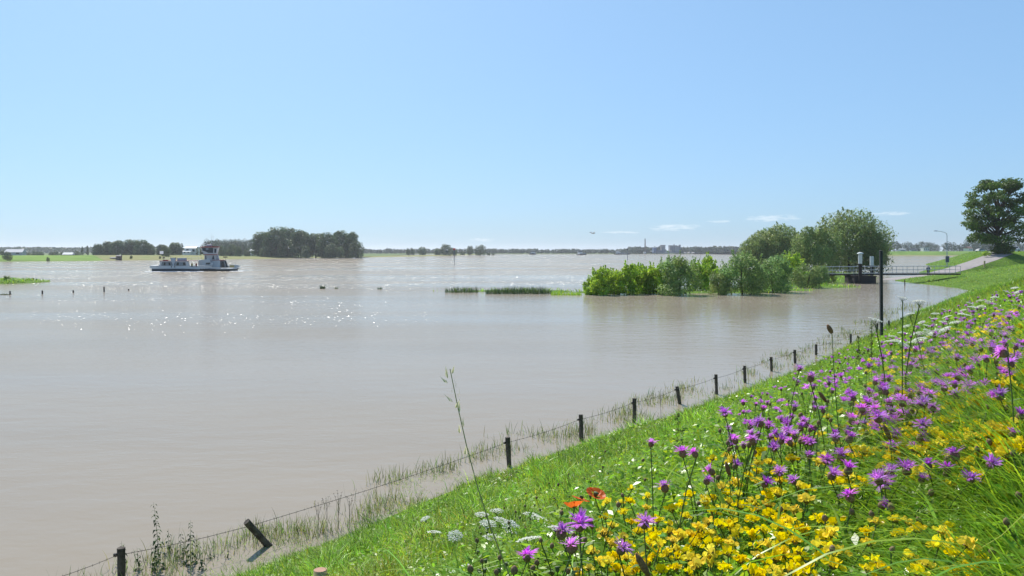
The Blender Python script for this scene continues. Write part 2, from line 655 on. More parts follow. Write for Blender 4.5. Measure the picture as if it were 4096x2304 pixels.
geo = nn(nt, 'ShaderNodeNewGeometry')
mp1 = nn(nt, 'ShaderNodeMapping')
mp1.inputs['Scale'].default_value = (.55, 1.0, 1)
mp1.inputs['Rotation'].default_value = (0, 0, R(-14))
nt.links.new(geo.outputs['Position'], mp1.inputs['Vector'])
n_sw = nn(nt, 'ShaderNodeTexNoise', Scale=1.1, Detail=3.0, Roughness=.55)
n_rp = nn(nt, 'ShaderNodeTexNoise', Scale=7.0, Detail=3.0, Roughness=.6)
n_gust = nn(nt, 'ShaderNodeTexNoise', Scale=.035, Detail=3.0, Roughness=.6)
mp2 = nn(nt, 'ShaderNodeMapping')
mp2.inputs['Scale'].default_value = (.3, 1.0, 1)
nt.links.new(geo.outputs['Position'], mp2.inputs['Vector'])
nt.links.new(mp1.outputs[0], n_sw.inputs['Vector'])
nt.links.new(mp1.outputs[0], n_rp.inputs['Vector'])
nt.links.new(mp2.outputs[0], n_gust.inputs['Vector'])
gust = nn(nt, 'ShaderNodeMapRange')
gust.inputs['From Min'].default_value = .38
gust.inputs['From Max'].default_value = .62
gust.inputs['To Min'].default_value = .25
gust.inputs['To Max'].default_value = 1.0
nt.links.new(n_gust.outputs['Fac'], gust.inputs['Value'])
# lee of the thicket: calmer water on the right
sepw = nn(nt, 'ShaderNodeSeparateXYZ')
nt.links.new(geo.outputs['Position'], sepw.inputs[0])
lee = nn(nt, 'ShaderNodeMapRange')
lee.inputs['From Min'].default_value = -25
lee.inputs['From Max'].default_value = 22
lee.inputs['To Min'].default_value = 1.0
lee.inputs['To Max'].default_value = .3
nt.links.new(sepw.outputs['X'], lee.inputs['Value'])
openw = nn(nt, 'ShaderNodeMapRange')      # the open river beyond stays rough
openw.inputs['From Min'].default_value = 120
openw.inputs['From Max'].default_value = 200
openw.inputs['To Min'].default_value = 0
openw.inputs['To Max'].default_value = 1
nt.links.new(sepw.outputs['Y'], openw.inputs['Value'])
leemax = nn(nt, 'ShaderNodeMath', operation='MAXIMUM')
nt.links.new(lee.outputs[0], leemax.inputs[0])
nt.links.new(openw.outputs[0], leemax.inputs[1])
ampl = nn(nt, 'ShaderNodeMath', operation='MULTIPLY')
nt.links.new(gust.outputs[0], ampl.inputs[0])
nt.links.new(leemax.outputs[0], ampl.inputs[1])
b1 = nn(nt, 'ShaderNodeBump', Strength=1.0, Distance=.035)
nt.links.new(n_sw.outputs['Fac'], b1.inputs['Height'])
b2 = nn(nt, 'ShaderNodeBump', Strength=1.0, Distance=.02)
nt.links.new(n_rp.outputs['Fac'], b2.inputs['Height'])
nt.links.new(ampl.outputs[0], b2.inputs['Strength'])
nt.links.new(b1.outputs[0], b2.inputs['Normal'])
# wavelet facets: now and then a crest stands steep enough to flash in the sun;
# small ones in the sheltered flood, larger ones out on the open river
def facets(scale, lo, hi, seed):
    mp = nn(nt, 'ShaderNodeMapping')
    mp.inputs['Scale'].default_value = (1.0, 1.0, 1)
    mp.inputs['Location'].default_value = (seed, seed * .7, 0)
    nt.links.new(geo.outputs['Position'], mp.inputs['Vector'])
    vor = nn(nt, 'ShaderNodeTexVoronoi', Scale=scale)
    nt.links.new(mp.outputs[0], vor.inputs['Vector'])
    sep = nn(nt, 'ShaderNodeSeparateColor')
    nt.links.new(vor.outputs['Color'], sep.inputs[0])
    sub = nn(nt, 'ShaderNodeVectorMath', operation='MULTIPLY_ADD')
    sub.inputs[1].default_value = (.85, .36, 0)
    sub.inputs[2].default_value = (-.52, -.58, 0)
    nt.links.new(vor.outputs['Color'], sub.inputs[0])
    # a crest passes the threshold more often where the gusts are strong
    th = nn(nt, 'ShaderNodeMapRange')
    th.inputs['To Min'].default_value = hi
    th.inputs['To Max'].default_value = lo
    nt.links.new(n_gust2.outputs['Fac'], th.inputs['Value'])
    th.inputs['From Min'].default_value = .40
    th.inputs['From Max'].default_value = .64
    gt = nn(nt, 'ShaderNodeMath', operation='GREATER_THAN')
    nt.links.new(sep.outputs[2], gt.inputs[0])
    nt.links.new(th.outputs[0], gt.inputs[1])
    return sub.outputs[0], gt.outputs[0]


n_gust2 = nn(nt, 'ShaderNodeTexNoise', Scale=.06, Detail=4.0, Roughness=.65)
nt.links.new(mp2.outputs[0], n_gust2.inputs['Vector'])
openr = nn(nt, 'ShaderNodeMapRange')
openr.inputs['From Min'].default_value = 70
openr.inputs['From Max'].default_value = 130
nt.links.new(sepw.outputs['Y'], openr.inputs['Value'])
fs, fg = facets(15.0, .945, .995, 3.1)
cs, cg = facets(6.0, .84, .945, 7.7)
cgo = nn(nt, 'ShaderNodeMath', operation='MULTIPLY')
nt.links.new(cg, cgo.inputs[0])
nt.links.new(openr.outputs[0], cgo.inputs[1])
fgo = nn(nt, 'ShaderNodeMath', operation='MULTIPLY')
nt.links.new(fg, fgo.inputs[0])
midw = nn(nt, 'ShaderNodeMapRange')          # the shallows near the dike lie still
midw.inputs['From Min'].default_value = 34
midw.inputs['From Max'].default_value = 60
nt.links.new(sepw.outputs['Y'], midw.inputs['Value'])
midm = nn(nt, 'ShaderNodeMath', operation='MULTIPLY')
nt.links.new(leemax.outputs[0], midm.inputs[0])
nt.links.new(midw.outputs[0], midm.inputs[1])
nt.links.new(midm.outputs[0], fgo.inputs[1])


def vscale(v, s):
    n = nn(nt, 'ShaderNodeVectorMath', operation='SCALE')
    nt.links.new(v, n.inputs[0])
    nt.links.new(s, n.inputs['Scale'])
    return n.outputs[0]


def vplus(a, b):
    n = nn(nt, 'ShaderNodeVectorMath', operation='ADD')
    nt.links.new(a, n.inputs[0])
    nt.links.new(b, n.inputs[1])
    return n.outputs[0]


vnr = nn(nt, 'ShaderNodeVectorMath', operation='NORMALIZE')
nt.links.new(vplus(vplus(b2.outputs[0], vscale(fs, fgo.outputs[0])), vscale(cs, cgo.outputs[0])), vnr.inputs[0])
nt.links.new(vnr.outputs[0], wb.inputs['Normal'])
gmx = nn(nt, 'ShaderNodeMath', operation='MAXIMUM')
nt.links.new(cgo.outputs[0], gmx.inputs[0])
nt.links.new(fgo.outputs[0], gmx.inputs[1])
rgh = nn(nt, 'ShaderNodeMapRange')
rgh.inputs['To Min'].default_value = .10
rgh.inputs['To Max'].default_value = .19
nt.links.new(gmx.outputs[0], rgh.inputs['Value'])
nt.links.new(rgh.outputs[0], wb.inputs['Roughness'])
# silt clouds in the water: real colour differences
n_si = nn(nt, 'ShaderNodeTexNoise', Scale=.05, Detail=5.0, Roughness=.6)
nt.links.new(mp2.outputs[0], n_si.inputs['Vector'])
rps = nn(nt, 'ShaderNodeValToRGB')
rps.color_ramp.elements[0].position = .35
rps.color_ramp.elements[1].position = .7
rps.color_ramp.elements[0].color = (.262, .220, .166, 1)
rps.color_ramp.elements[1].color = (.300, .254, .196, 1)
nt.links.new(n_si.outputs['Fac'], rps.inputs[0])
nt.links.new(rps.outputs[0], wb.inputs['Base Color'])
silt = nn(nt, 'ShaderNodeBsdfDiffuse')
nt.links.new(rps.outputs[0], silt.inputs['Color'])
smix = nn(nt, 'ShaderNodeMixShader')
sfac = nn(nt, 'ShaderNodeMapRange')
sfac.inputs['From Min'].default_value = .3
sfac.inputs['From Max'].default_value = 1.0
sfac.inputs['To Min'].default_value = .12
sfac.inputs['To Max'].default_value = .42
nt.links.new(leemax.outputs[0], sfac.inputs['Value'])
patch = nn(nt, 'ShaderNodeMath', operation='MULTIPLY_ADD')
nt.links.new(n_gust.outputs['Fac'], patch.inputs[0])
patch.inputs[1].default_value = .9
nt.links.new(sfac.outputs[0], patch.inputs[2])
patch2 = nn(nt, 'ShaderNodeMath', operation='SUBTRACT', use_clamp=True)
nt.links.new(patch.outputs[0], patch2.inputs[0])
patch2.inputs[1].default_value = .45
nt.links.new(patch2.outputs[0], smix.inputs[0])
nt.links.new(wb.outputs[0], smix.inputs[1])
nt.links.new(silt.outputs[0], smix.inputs[2])
nt.links.new(smix.outputs[0], nt.nodes['Material Output'].inputs['Surface'])
wx, wy = np.meshgrid(np.linspace(-3500, 2500, 30), np.concatenate([np.linspace(-60, 400, 12), np.linspace(500, 3500, 12)]))
water = grid_struct('water', wx, wy, np.zeros(wx.shape), M_WATER)

# ------------------------------------------------------------------ haze
M_HAZE = bpy.data.materials.new('haze')
M_HAZE.use_nodes = True
nt = M_HAZE.node_tree
nt.nodes.remove(nt.nodes['Principled BSDF'])
pv = nt.nodes.new('ShaderNodeVolumePrincipled')
pv.inputs['Color'].default_value = (.88, .92, .97, 1)
pv.inputs['Density'].default_value = 0.00013
pv.inputs['Anisotropy'].default_value = 0.35
nt.links.new(pv.outputs[0], nt.nodes['Material Output'].inputs['Volume'])
tag(MB().box(-7700, 7700, -400, 12300, -3.4, 60).build('haze', M_HAZE), kind='stuff')

# ------------------------------------------------------------------ trees and shrubs
M_BARK = material('bark', (.085, .065, .048), 0.9, 0.1, 0.3, 3.0)
M_LEAF = {
    'poplar': leaf_material('poplar_leaf', (.078, .130, .040), 0.34, .5, .25),
    'willow': leaf_material('willow_leaf', (.245, .325, .095), 0.42, .5, .3),
    'farwillow': leaf_material('far_willow_leaf', (.105, .145, .060), 0.34, .5, .25),
    'osier': leaf_material('osier_leaf', (.250, .380, .11), 0.48, .5, .3),
    'alder': leaf_material('alder_leaf', (.36, .52, .045), 0.55, .45, .3),
    'oak': leaf_material('oak_leaf', (.105, .175, .028), 0.42, .5, .25),
    'far': leaf_material('far_leaf', (.045, .078, .032), 0.25, .6, .2),
}


def leaf_cloud(r, C, Nrm, size, aspect=0.5, jitter=0.7, hang=0.0):
    """one rhombic leaf (or leaf spray) per point C, facing roughly along Nrm"""
    n = len(C)
    N = Nrm + r.normal(0, jitter, (n, 3))
    N /= np.linalg.norm(N, axis=1)[:, None] + 1e-9
    T = r.normal(0, 1, (n, 3))
    if hang > 0:
        T = T * (1 - hang) + np.array([0, 0, -1.0]) * hang * 1.6
    T -= (T * N).sum(1)[:, None] * N
    T /= np.linalg.norm(T, axis=1)[:, None] + 1e-9
    B = np.cross(N, T)
    s = (size * (0.6 + 0.8 * r.random(n)))[:, None]
    V = np.empty((n, 4, 3))
    V[:, 0] = C - T * s * 0.5
    V[:, 1] = C + B * s * 0.5 * aspect - T * s * 0.05 + N * s * .08
    V[:, 2] = C + T * s * 0.5
    V[:, 3] = C - B * s * 0.5 * aspect - T * s * 0.05 + N * s * .08
    Fc = np.arange(n * 4).reshape(n, 4)
    return V.reshape(-1, 3), Fc


def crown_points(r, lobes, n, shell=0.55):
    """points in a set of uneven lobes (cx,cy,cz,rx,ry,rz), denser towards each lobe's skin"""
    L = np.array(lobes)
    w = (L[:, 3] * L[:, 4] * L[:, 5]) ** (2 / 3.)
    k = r.choice(len(L), n, p=w / w.sum())
    d = r.normal(0, 1, (n, 3))
    d /= np.linalg.norm(d, axis=1)[:, None]
    rad = shell + (1 - shell) * r.random(n) ** 0.6
    # ragged outline
    rad *= 0.88 + 0.26 * vnoise(np.arctan2(d[:, 1], d[:, 0]) * 3 + k * 7.3, d[:, 2] * 4 + k * 3.1, 5)
    C = L[k, :3] + d * rad[:, None] * L[k, 3:]
    return C, d, k


def make_lobes(r, height, width, base, n, style):
    """sub-crowns of one tree standing at the origin"""
    out = []
    hz, rw = (height - base), width / 2
    for i in range(n):
        t = (i + .5) / n
        if style == 'round':
            z = base + hz * (0.07 + 0.82 * t)
            env = math.sqrt(max(0.05, 1 - ((t - .40) / .66) ** 2))
        elif style == 'spire':
            z = base + hz * (0.05 + 0.88 * t)
            env = math.sin(math.pi * min(1, .18 + .8 * t)) ** .7
        elif style == 'shrub':
            z = base + hz * (0.10 + 0.76 * t)
            env = math.sqrt(max(.08, 1 - (max(0, t - .25) / .85) ** 2))
        else:
            z = base + hz * (0.12 + 0.78 * t)
            env = math.sqrt(max(0.06, 1 - ((t - .35) / .70) ** 2))
        a = i * 2.399963 + r.random() * .9
        q = rw * env * (0.30 + 0.50 * math.sqrt(r.random()))
        s = rw * (0.26 + 0.30 * r.random()) * (0.65 + .35 * env)
        out.append((q * math.cos(a), q * math.sin(a), z, s, s, s * (0.85 if style != 'spire' else 1.35)))
    return out


def tree_meshes(seed, height, width, style='round', leaf='poplar', n=1500, size=.8, base=None, lobes_n=16, aspect=.55, hang=0.0, trunk_r=None, dark=.55, shell=.5, jitter=.75, shoots=0):
    """-> (trunk mesh, crown mesh)"""
    r = np.random.default_rng(seed)
    base = height * .12 if base is None else base
    lobes = make_lobes(r, height, width, base, lobes_n, style)
    C, d, k = crown_points(r, lobes, n, shell)
    V, Fc = leaf_cloud(r, C, d + np.array([0, 0, .35]), np.full(n, size), aspect, jitter, hang)
    zmx = np.percentile(V[:, 2], 99.7)
    rmx = np.percentile(np.hypot(V[:, 0], V[:, 1]), 98.5)
    V *= np.array([width / 2 / rmx, width / 2 / rmx, height / zmx])
    lobes = [(a * width / 2 / rmx, b * width / 2 / rmx, c * height / zmx, d1, e1, f1) for a, b, c, d1, e1, f1 in lobes]
    if shoots:
        per = 26
        P0 = V.reshape(-1, 4, 3).mean(1)
        cand = P0[P0[:, 2] > np.percentile(P0[:, 2], 45)]
        st = cand[r.choice(len(cand), shoots)]
        dirs = np.stack([st[:, 0] * .12, st[:, 1] * .12, np.full(shoots, 1.0)], 1) + r.normal(0, .14, (shoots, 3))
        Ls = min(height, 5.0) * r.uniform(.08, .24, shoots)
        tq = r.random((shoots, per)) ** .8
        Cs = (st[:, None, :] + dirs[:, None, :] * (Ls[:, None] * tq)[..., None] + r.normal(0, size * .3, (shoots, per, 3)) * (1.15 - tq)[..., None]).reshape(-1, 3)
        V2, F2 = leaf_cloud(r, Cs, r.normal(0, 1, (len(Cs), 3)), np.full(len(Cs), size * .85), aspect, .8, 0)
        Fc = np.concatenate([Fc, F2 + len(V)])
        V = np.concatenate([V, V2])
        k = np.concatenate([k, r.integers(0, len(lobes), len(Cs))])
        n = n + len(Cs)
        V[:, 2] *= height / np.percentile(V[:, 2], 99.8)
    lt = .72 + .5 * r.random(len(lobes))            # each bough its own shade of green
    warm = r.normal(0, .06, len(lobes))
    t = (lt[k] * (.72 + .56 * r.random(n)))[:, None] * np.array([1, 1, 1.0])
    t[:, 0] *= 1 + warm[k] + r.normal(0, .08, n)
    t[:, 2] *= 1 - warm[k]
    tint = np.repeat(np.clip(t, .2, 1.9), 4, axis=0)
    cm = np_mesh('crown', V, Fc, M_LEAF[leaf], tint)
    tr = trunk_r or height * .022
    mb = MB()
    top = base + (height - base) * .62
    px, py = r.normal(0, width * .03, 2)
    mb.tube([(0, 0, -.4), (px * .3, py * .3, base * .6 + .1), (px, py, base + (top - base) * .5), (px * 1.6, py * 1.4, top)],
            [tr * 1.25, tr, tr * .7, tr * .25], 7)
    for i in r.choice(len(lobes), min(len(lobes), 7), replace=False):
        lb = lobes[i]
        z0 = base * .7 + (min(lb[2], top) - base * .7) * .45
        mb.tube([(px * .5, py * .5, z0), (lb[0] * .5, lb[1] * .5, (z0 + lb[2]) * .52), (lb[0] * .95, lb[1] * .95, lb[2])], [tr * .45, tr * .3, tr * .08], 5)
    return mb.mesh('trunk', M_BARK, True), cm


def place_tree(name, meshes, x, ytop, Y, hgt, z0, label, cat, group=None, rz=None, wscale=1.0, parts=True, base_h=None):
    """stand a tree (natural height hgt) at photo column x and distance Y so that its top meets row ytop"""
    X = (x - 2048.0) / F * Y
    ztop = EYE - (ytop - HOR) / F * Y
    s = (ztop - z0) / hgt
    sc = (s * wscale, s * wscale, s)
    rz = random.uniform(0, 6.28) if rz is None else rz
    if parts:
        t = thing(name, label, cat, (X, Y, z0), rz, group)
        t.scale = sc
        link('trunk', meshes[0], t)
        link('crown', meshes[1], t)
        return t
    o = link(name, meshes, None, (X, Y, z0), (0, 0, rz), sc)
    return tag(o, label, cat, group)


def joined(ms, name):
    """trunk and crown as one small mesh for trees a few pixels high"""
    bm = bmesh.new()
    bm.from_mesh(ms[1])
    nf = len(bm.faces)
    bm.from_mesh(ms[0])
    bm.faces.ensure_lookup_table()
    for f in bm.faces[nf:]:
        f.material_index = 1
    me = bpy.data.meshes.new(name)
    bm.to_mesh(me)
    bm.free()
    me.materials.append(ms[1].materials[0])
    me.materials.append(M_BARK)
    return me


ORD = ['first', 'second', 'third', 'fourth', 'fifth', 'sixth', 'seventh', 'eighth', 'ninth', 'tenth', 'eleventh', 'twelfth', 'thirteenth', 'fourteenth', 'fifteenth', 'sixteenth', 'seventeenth', 'eighteenth', 'nineteenth', 'twentieth']

# --- the tall copse on the point across the river
POP = [tree_meshes(100 + i, 24, 19, 'round', 'poplar', 6000, 1.3, base=.3, lobes_n=34, shell=.4) for i in range(4)]
WIL = [tree_meshes(120 + i, 12, 12, 'round', 'farwillow', 2300, .85, base=.2, lobes_n=18, hang=.35) for i in range(3)]
copse = [(1052, 928, 600, 'leftmost tall tree of the dark copse on the point'), (1105, 910, 590, 'tallest tree of the dark copse on the point, left of its middle'),
         (1150, 912, 606, 'tall tree of the copse beside its tallest one, on the right'), (1205, 921, 592, 'broad tree left of the gap in the middle of the copse'),
         (1262, 934, 600, 'tree of the copse with a flat top right of its middle'), (1310, 931, 588, 'tree of the copse with a domed crown right of its middle'),
         (1362, 924, 600, 'second tree from the right end of the copse'), (1405, 929, 592, 'rightmost tree of the copse, its crown open to the sky')]
for i, (x, yt, Y, lb) in enumerate(copse):
    place_tree('poplar_tree', POP[i % 4], x, yt, Y, 24, .4, lb, 'tree', 'tall trees of the copse on the point', wscale=1.12 if i != 7 else .85)
for i, (x, yt, Y, lb) in enumerate([(1225, 983, 575, 'grey green willow at the waterline below the gap in the copse'), (1322, 972, 575, 'grey green willow in front of the right half of the copse'),
                                    (1355, 985, 572, 'low grey willow between two willows before the copse'), (1425, 965, 580, 'willow leaning out at the right end of the copse'), (1060, 985, 578, 'low willow at the left foot of the copse')]):
    place_tree('willow_tree', WIL[i % 3], x, yt, Y, 12, .3, lb, 'tree', 'willows along the foot of the copse')

# --- trees along the left bank behind the meadow
for i, (x, yt, Y, w, lb) in enumerate([
        (392, 976, 640, 1.0, 'leftmost tree of the rounded grove behind the yellow meadow'), (430, 966, 655, 1.0, 'pale topped tree in the grove behind the yellow meadow'),
        (470, 962, 640, 1.0, 'tree left of the middle of the grove behind the meadow'), (525, 959, 650, 1.1, 'broad dark tree at the crest of the grove behind the meadow'),
        (568, 960, 640, 1.1, 'dark tree right of the grove crest behind the meadow'), (600, 978, 650, .9, 'lowest tree at the right end of the grove'),
        (650, 978, 660, 1.0, 'broad tree between the grove and the ferry'), (700, 970, 650, .95, 'taller tree above the white flag of the ferry')]):
    place_tree('grove_tree', POP[(i + 1) % 4], x, yt, Y, 24, 1.0, lb, 'tree', 'trees of the grove behind the left meadow', wscale=1.35 * w)
SPI = [tree_meshes(140 + i, 14, 4.6, 'spire', 'poplar', 700, .8, base=.8, lobes_n=10) for i in range(2)]
for i, (x, yt, Y, lb) in enumerate([(330, 986, 640, 'slim upright tree left of the grove, the shorter of two'), (350, 983, 640, 'slim upright tree touching the left edge of the grove'),
                                    (729, 973, 650, 'slim dark poplar left of the ferry wheelhouse'), (788, 988, 610, 'small pointed tree just left of the ferry wheelhouse'), (803, 995, 605, 'small pointed tree partly hidden by the wheelhouse')]):
    place_tree('slim_tree', SPI[i % 2], x, yt, Y, 14, 1.0, lb, 'tree', 'slim trees on the left bank', wscale=1.0)
place_tree('pollard_willow', WIL[0], 665, 985, 500, 12, 2.0, 'round pollard willow behind the passenger cabin of the ferry', 'tree', wscale=1.15)
place_tree('pollard_willow', WIL[1], 30, 1006, 402, 12, .6, 'dark pollard tree at the left edge on the green bank', 'tree', wscale=1.05)
place_tree('pollard_willow', WIL[2], 524, 1022, 445, 12, .9, 'tiny pollard stump with leaves on the yellow meadow', 'tree', wscale=.9)
place_tree('pollard_willow', WIL[2], 640, 1024, 450, 12, .9, 'small leafy pollard just left of the ferry on the meadow', 'tree', wscale=.9)
place_tree('shrub', WIL[1], 192, 1028, 402, 12, 0.1, 'lone dark shrub at the waterline below the green bank', 'shrub', wscale=.8)
for i, (x, yt, Y, lb) in enumerate([(890, 981, 600, 'rounded willow right of the ferry wheelhouse'), (928, 976, 605, 'pointed willow, second right of the wheelhouse'),
                                    (955, 985, 598, 'third willow right of the wheelhouse before the dark wood'), (990, 992, 602, 'small willow next to the left side of the copse')]):
    place_tree('bank_willow', WIL[(i + 1) % 3], x, yt, Y, 12, .8, lb, 'tree', 'willows right of the ferry', wscale=.85)
for i, (x, yt, Y) in enumerate([(8, 1002, 700), (72, 1006, 690), (92, 1010, 640), (112, 1009, 645), (140, 1003, 700), (165, 1006, 690), (205, 1008, 650), (222, 1003, 690), (250, 1007, 700), (296, 1009, 650), (310, 1004, 690)]):
    place_tree('hedge_tree', WIL[i % 3], x, yt, Y, 12, .6, ORD[i] + ' small tree from the left in the hedge above the green bank', 'tree', 'hedge trees on top of the green bank', wscale=1.25)
DW = [tree_meshes(160 + i, 22, 22, 'round', 'far', 1300, 1.7, base=.3, lobes_n=20) for i in range(4)]
for i, x in enumerate(range(836, 1050, 19)):
    yt = 957 + 3 * math.sin(i * 2.1) + (i % 3)
    place_tree('wood_tree', DW[i % 4], x, yt, 860 + 14 * (i % 3), 22, .6, ORD[i] + ' tree from the left in the dark wood between ferry and copse', 'tree', 'dark wood behind the willows', wscale=.95)

# --- solitary trees on the spit right of the copse
for i, (x, yt, Y, ws, k, lb) in enumerate([
        (1633, 993, 960, .75, 0, 'thin small tree, left one of a pair on the spit'), (1649, 991, 960, .8, 1, 'thin small tree, right one of a pair on the spit'),
        (1690, 987, 930, 1.15, 2, 'round dense tree standing alone on the low spit'), (1785, 977, 950, 1.5, 0, 'wide domed tree in the middle of the low spit'),
        (1812, 990, 930, 1.3, 1, 'lower tree in front of the wide domed tree'), (1752, 994, 945, 1.3, 2, 'low tree on the left of the wide domed tree'), (1880, 983, 970, .9, 2, 'upright tree left of the last broad tree on the spit'),
        (1922, 980, 960, 1.3, 0, 'last broad tree at the right end of the spit')]):
    place_tree('spit_tree', WIL[k], x, yt, Y, 12, .5, lb, 'tree', 'solitary trees on the low spit', wscale=ws)
for i, (x, yt, w) in enumerate([(1850, 1005, 1.6), (1955, 1011, 2.0), (1972, 1013, 1.8), (1745, 1010, 1.6)]):
    place_tree('spit_shrub', WIL[i % 3], x, yt, 955, 12, .4, ['low shrub between the domed tree and the upright tree', 'low dark shrub just past the end of the spit trees', 'smallest low shrub at the very end of the spit', 'low shrub left of the wide domed tree'][i], 'shrub', 'low shrubs on the spit', wscale=w)

# --- tree line on the far shore
FM = [joined(tree_meshes(180 + i, 11, 10 if i % 3 else 6, 'round' if i % 3 else 'spire', 'far', 320, 1.5, base=.2, lobes_n=9), 'far_shore_tree') for i in range(6)]
r_ = np.random.default_rng(77)
xs = np.concatenate([np.linspace(1440, 2480, 150), np.linspace(2480, 2645, 34), np.linspace(2700, 2960, 44), np.linspace(2965, 3100, 14)])
xs = xs + r_.uniform(-3, 3, len(xs))
for i, x in enumerate(xs):
    base = 1000 - 3.0 * vnoise(x / 60., 0, 3) - 4 * vnoise(x / 23., 4, 3)
    if x > 2520:
        base -= 8
    if x > 2730:
        base -= 3
    place_tree('far_shore_tree', FM[i % 6], x, base + r_.uniform(-2, 2.5), 1530 + r_.uniform(0, 60), 11, .5, 'hazy dark tree in the far shore line ' + ('between copse and spit trees' if x < 1700 else 'behind the spit trees' if x < 1980 else 'behind the barges' if x < 2480 else 'around the works chimney' if x < 2660 else 'right of the works'), 'tree', 'far shore trees ' + ('left of the spit' if x < 1700 else 'behind the spit' if x < 1980 else 'behind the barges' if x < 2480 else 'by the chimney' if x < 2660 else 'right of the works'), wscale=r_.uniform(1.3, 2.2), parts=False)
# blue wooded ridge behind the left bank: reads as one mass
rw = np.random.default_rng(9)
n = 9000
xx = rw.uniform(-150, 1460, n)
ridge = 994 - 3.5 * vnoise(xx / 70., 0, 1) - 3 * vnoise(xx / 25., 3, 1) + 5 * np.clip((xx - 500) / 500, 0, 1) + np.clip(xx - 1100, 0, 400) * .012
Yr = rw.uniform(1650, 1800, n)
ztop = EYE - (ridge - HOR) / F * Yr
zz = .5 + (ztop - .5) * rw.random(n) ** .6
C = np.stack([(xx - 2048) / F * Yr, Yr, zz], 1)
V, Fc = leaf_cloud(rw, C, np.tile(np.array([[0, -.5, .7]]), (n, 1)), np.full(n, 5.5), .8, .8)
tn = np.repeat((.7 + .6 * rw.random((n, 1))) * np.ones((1, 3)), 4, 0)
tag(link('far_wood', np_mesh('far_wood', V, Fc, M_LEAF['far'], tn)), 'blue wooded ridge along the horizon behind the left bank', 'wood', kind='stuff')

# --- tree line behind the far dike on the right
for i, (x, yt, ws) in enumerate([(3545, 968, 1), (3578, 964, 1.1), (3606, 972, 1), (3634, 967, .9), (3660, 976, 1), (3690, 966, 1.2), (3722, 969, 1), (3748, 977, .9), (3795, 967, 1.35), (3828, 979, 1), (3852, 974, 1.1),
                                 (3880, 958, 1.1), (3905, 972, 1.0), (3930, 946, 1.2), (3945, 975, 1), (3960, 955, 1.2), (4030, 975, 1.1), (4060, 968, 1.2), (4090, 972, 1.1), (4120, 966, 1.2)]):
    place_tree('dike_row_tree', DW[i % 4], x, yt, 1010 + 25 * (i % 3), 22, 4.2, ORD[i] + ' tree from the left in the row behind the far dike', 'tree', 'trees behind the far dike on the right', wscale=1.15 * ws)

# --- the great willows behind the thicket
BW = tree_meshes(201, 15, 19, 'willow', 'willow', 22000, .60, base=.2, lobes_n=44, hang=.45, aspect=.34, shell=.6, shoots=160)
BW2 = tree_meshes(202, 13, 16, 'willow', 'willow', 15000, .66, base=.2, lobes_n=34, hang=.45, aspect=.34, shell=.6, shoots=110)
BW3 = tree_meshes(203, 11, 12, 'willow', 'willow', 9500, .60, base=.2, lobes_n=24, hang=.4, aspect=.34, shell=.6, shoots=80)
place_tree('great_willow', BW, 3400, 840, 188, 15, .5, 'largest billowing willow behind the footbridge', 'tree', rz=1.1, wscale=1.0)
place_tree('great_willow', BW3, 3262, 905, 182, 11, .5, 'paler willow on the left flank of the largest willow', 'tree', rz=.4, wscale=.95)
place_tree('great_willow', BW3, 3490, 925, 184, 11, .5, 'dark willow on the right flank of the largest willow', 'tree', rz=2.2, wscale=.72)
place_tree('great_willow', BW2, 3100, 897, 232, 13, .3, 'dark domed willow left of the largest willow', 'tree', rz=.2, wscale=1.05)
place_tree('great_willow', BW3, 3020, 948, 228, 11, .3, 'lower willow sloping down left of the domed willow', 'tree', rz=3.0, wscale=1.0)
place_tree('great_willow', BW3, 3190, 935, 236, 11, .3, 'willow filling the dip between the two highest willows', 'tree', rz=4.4, wscale=1.0)

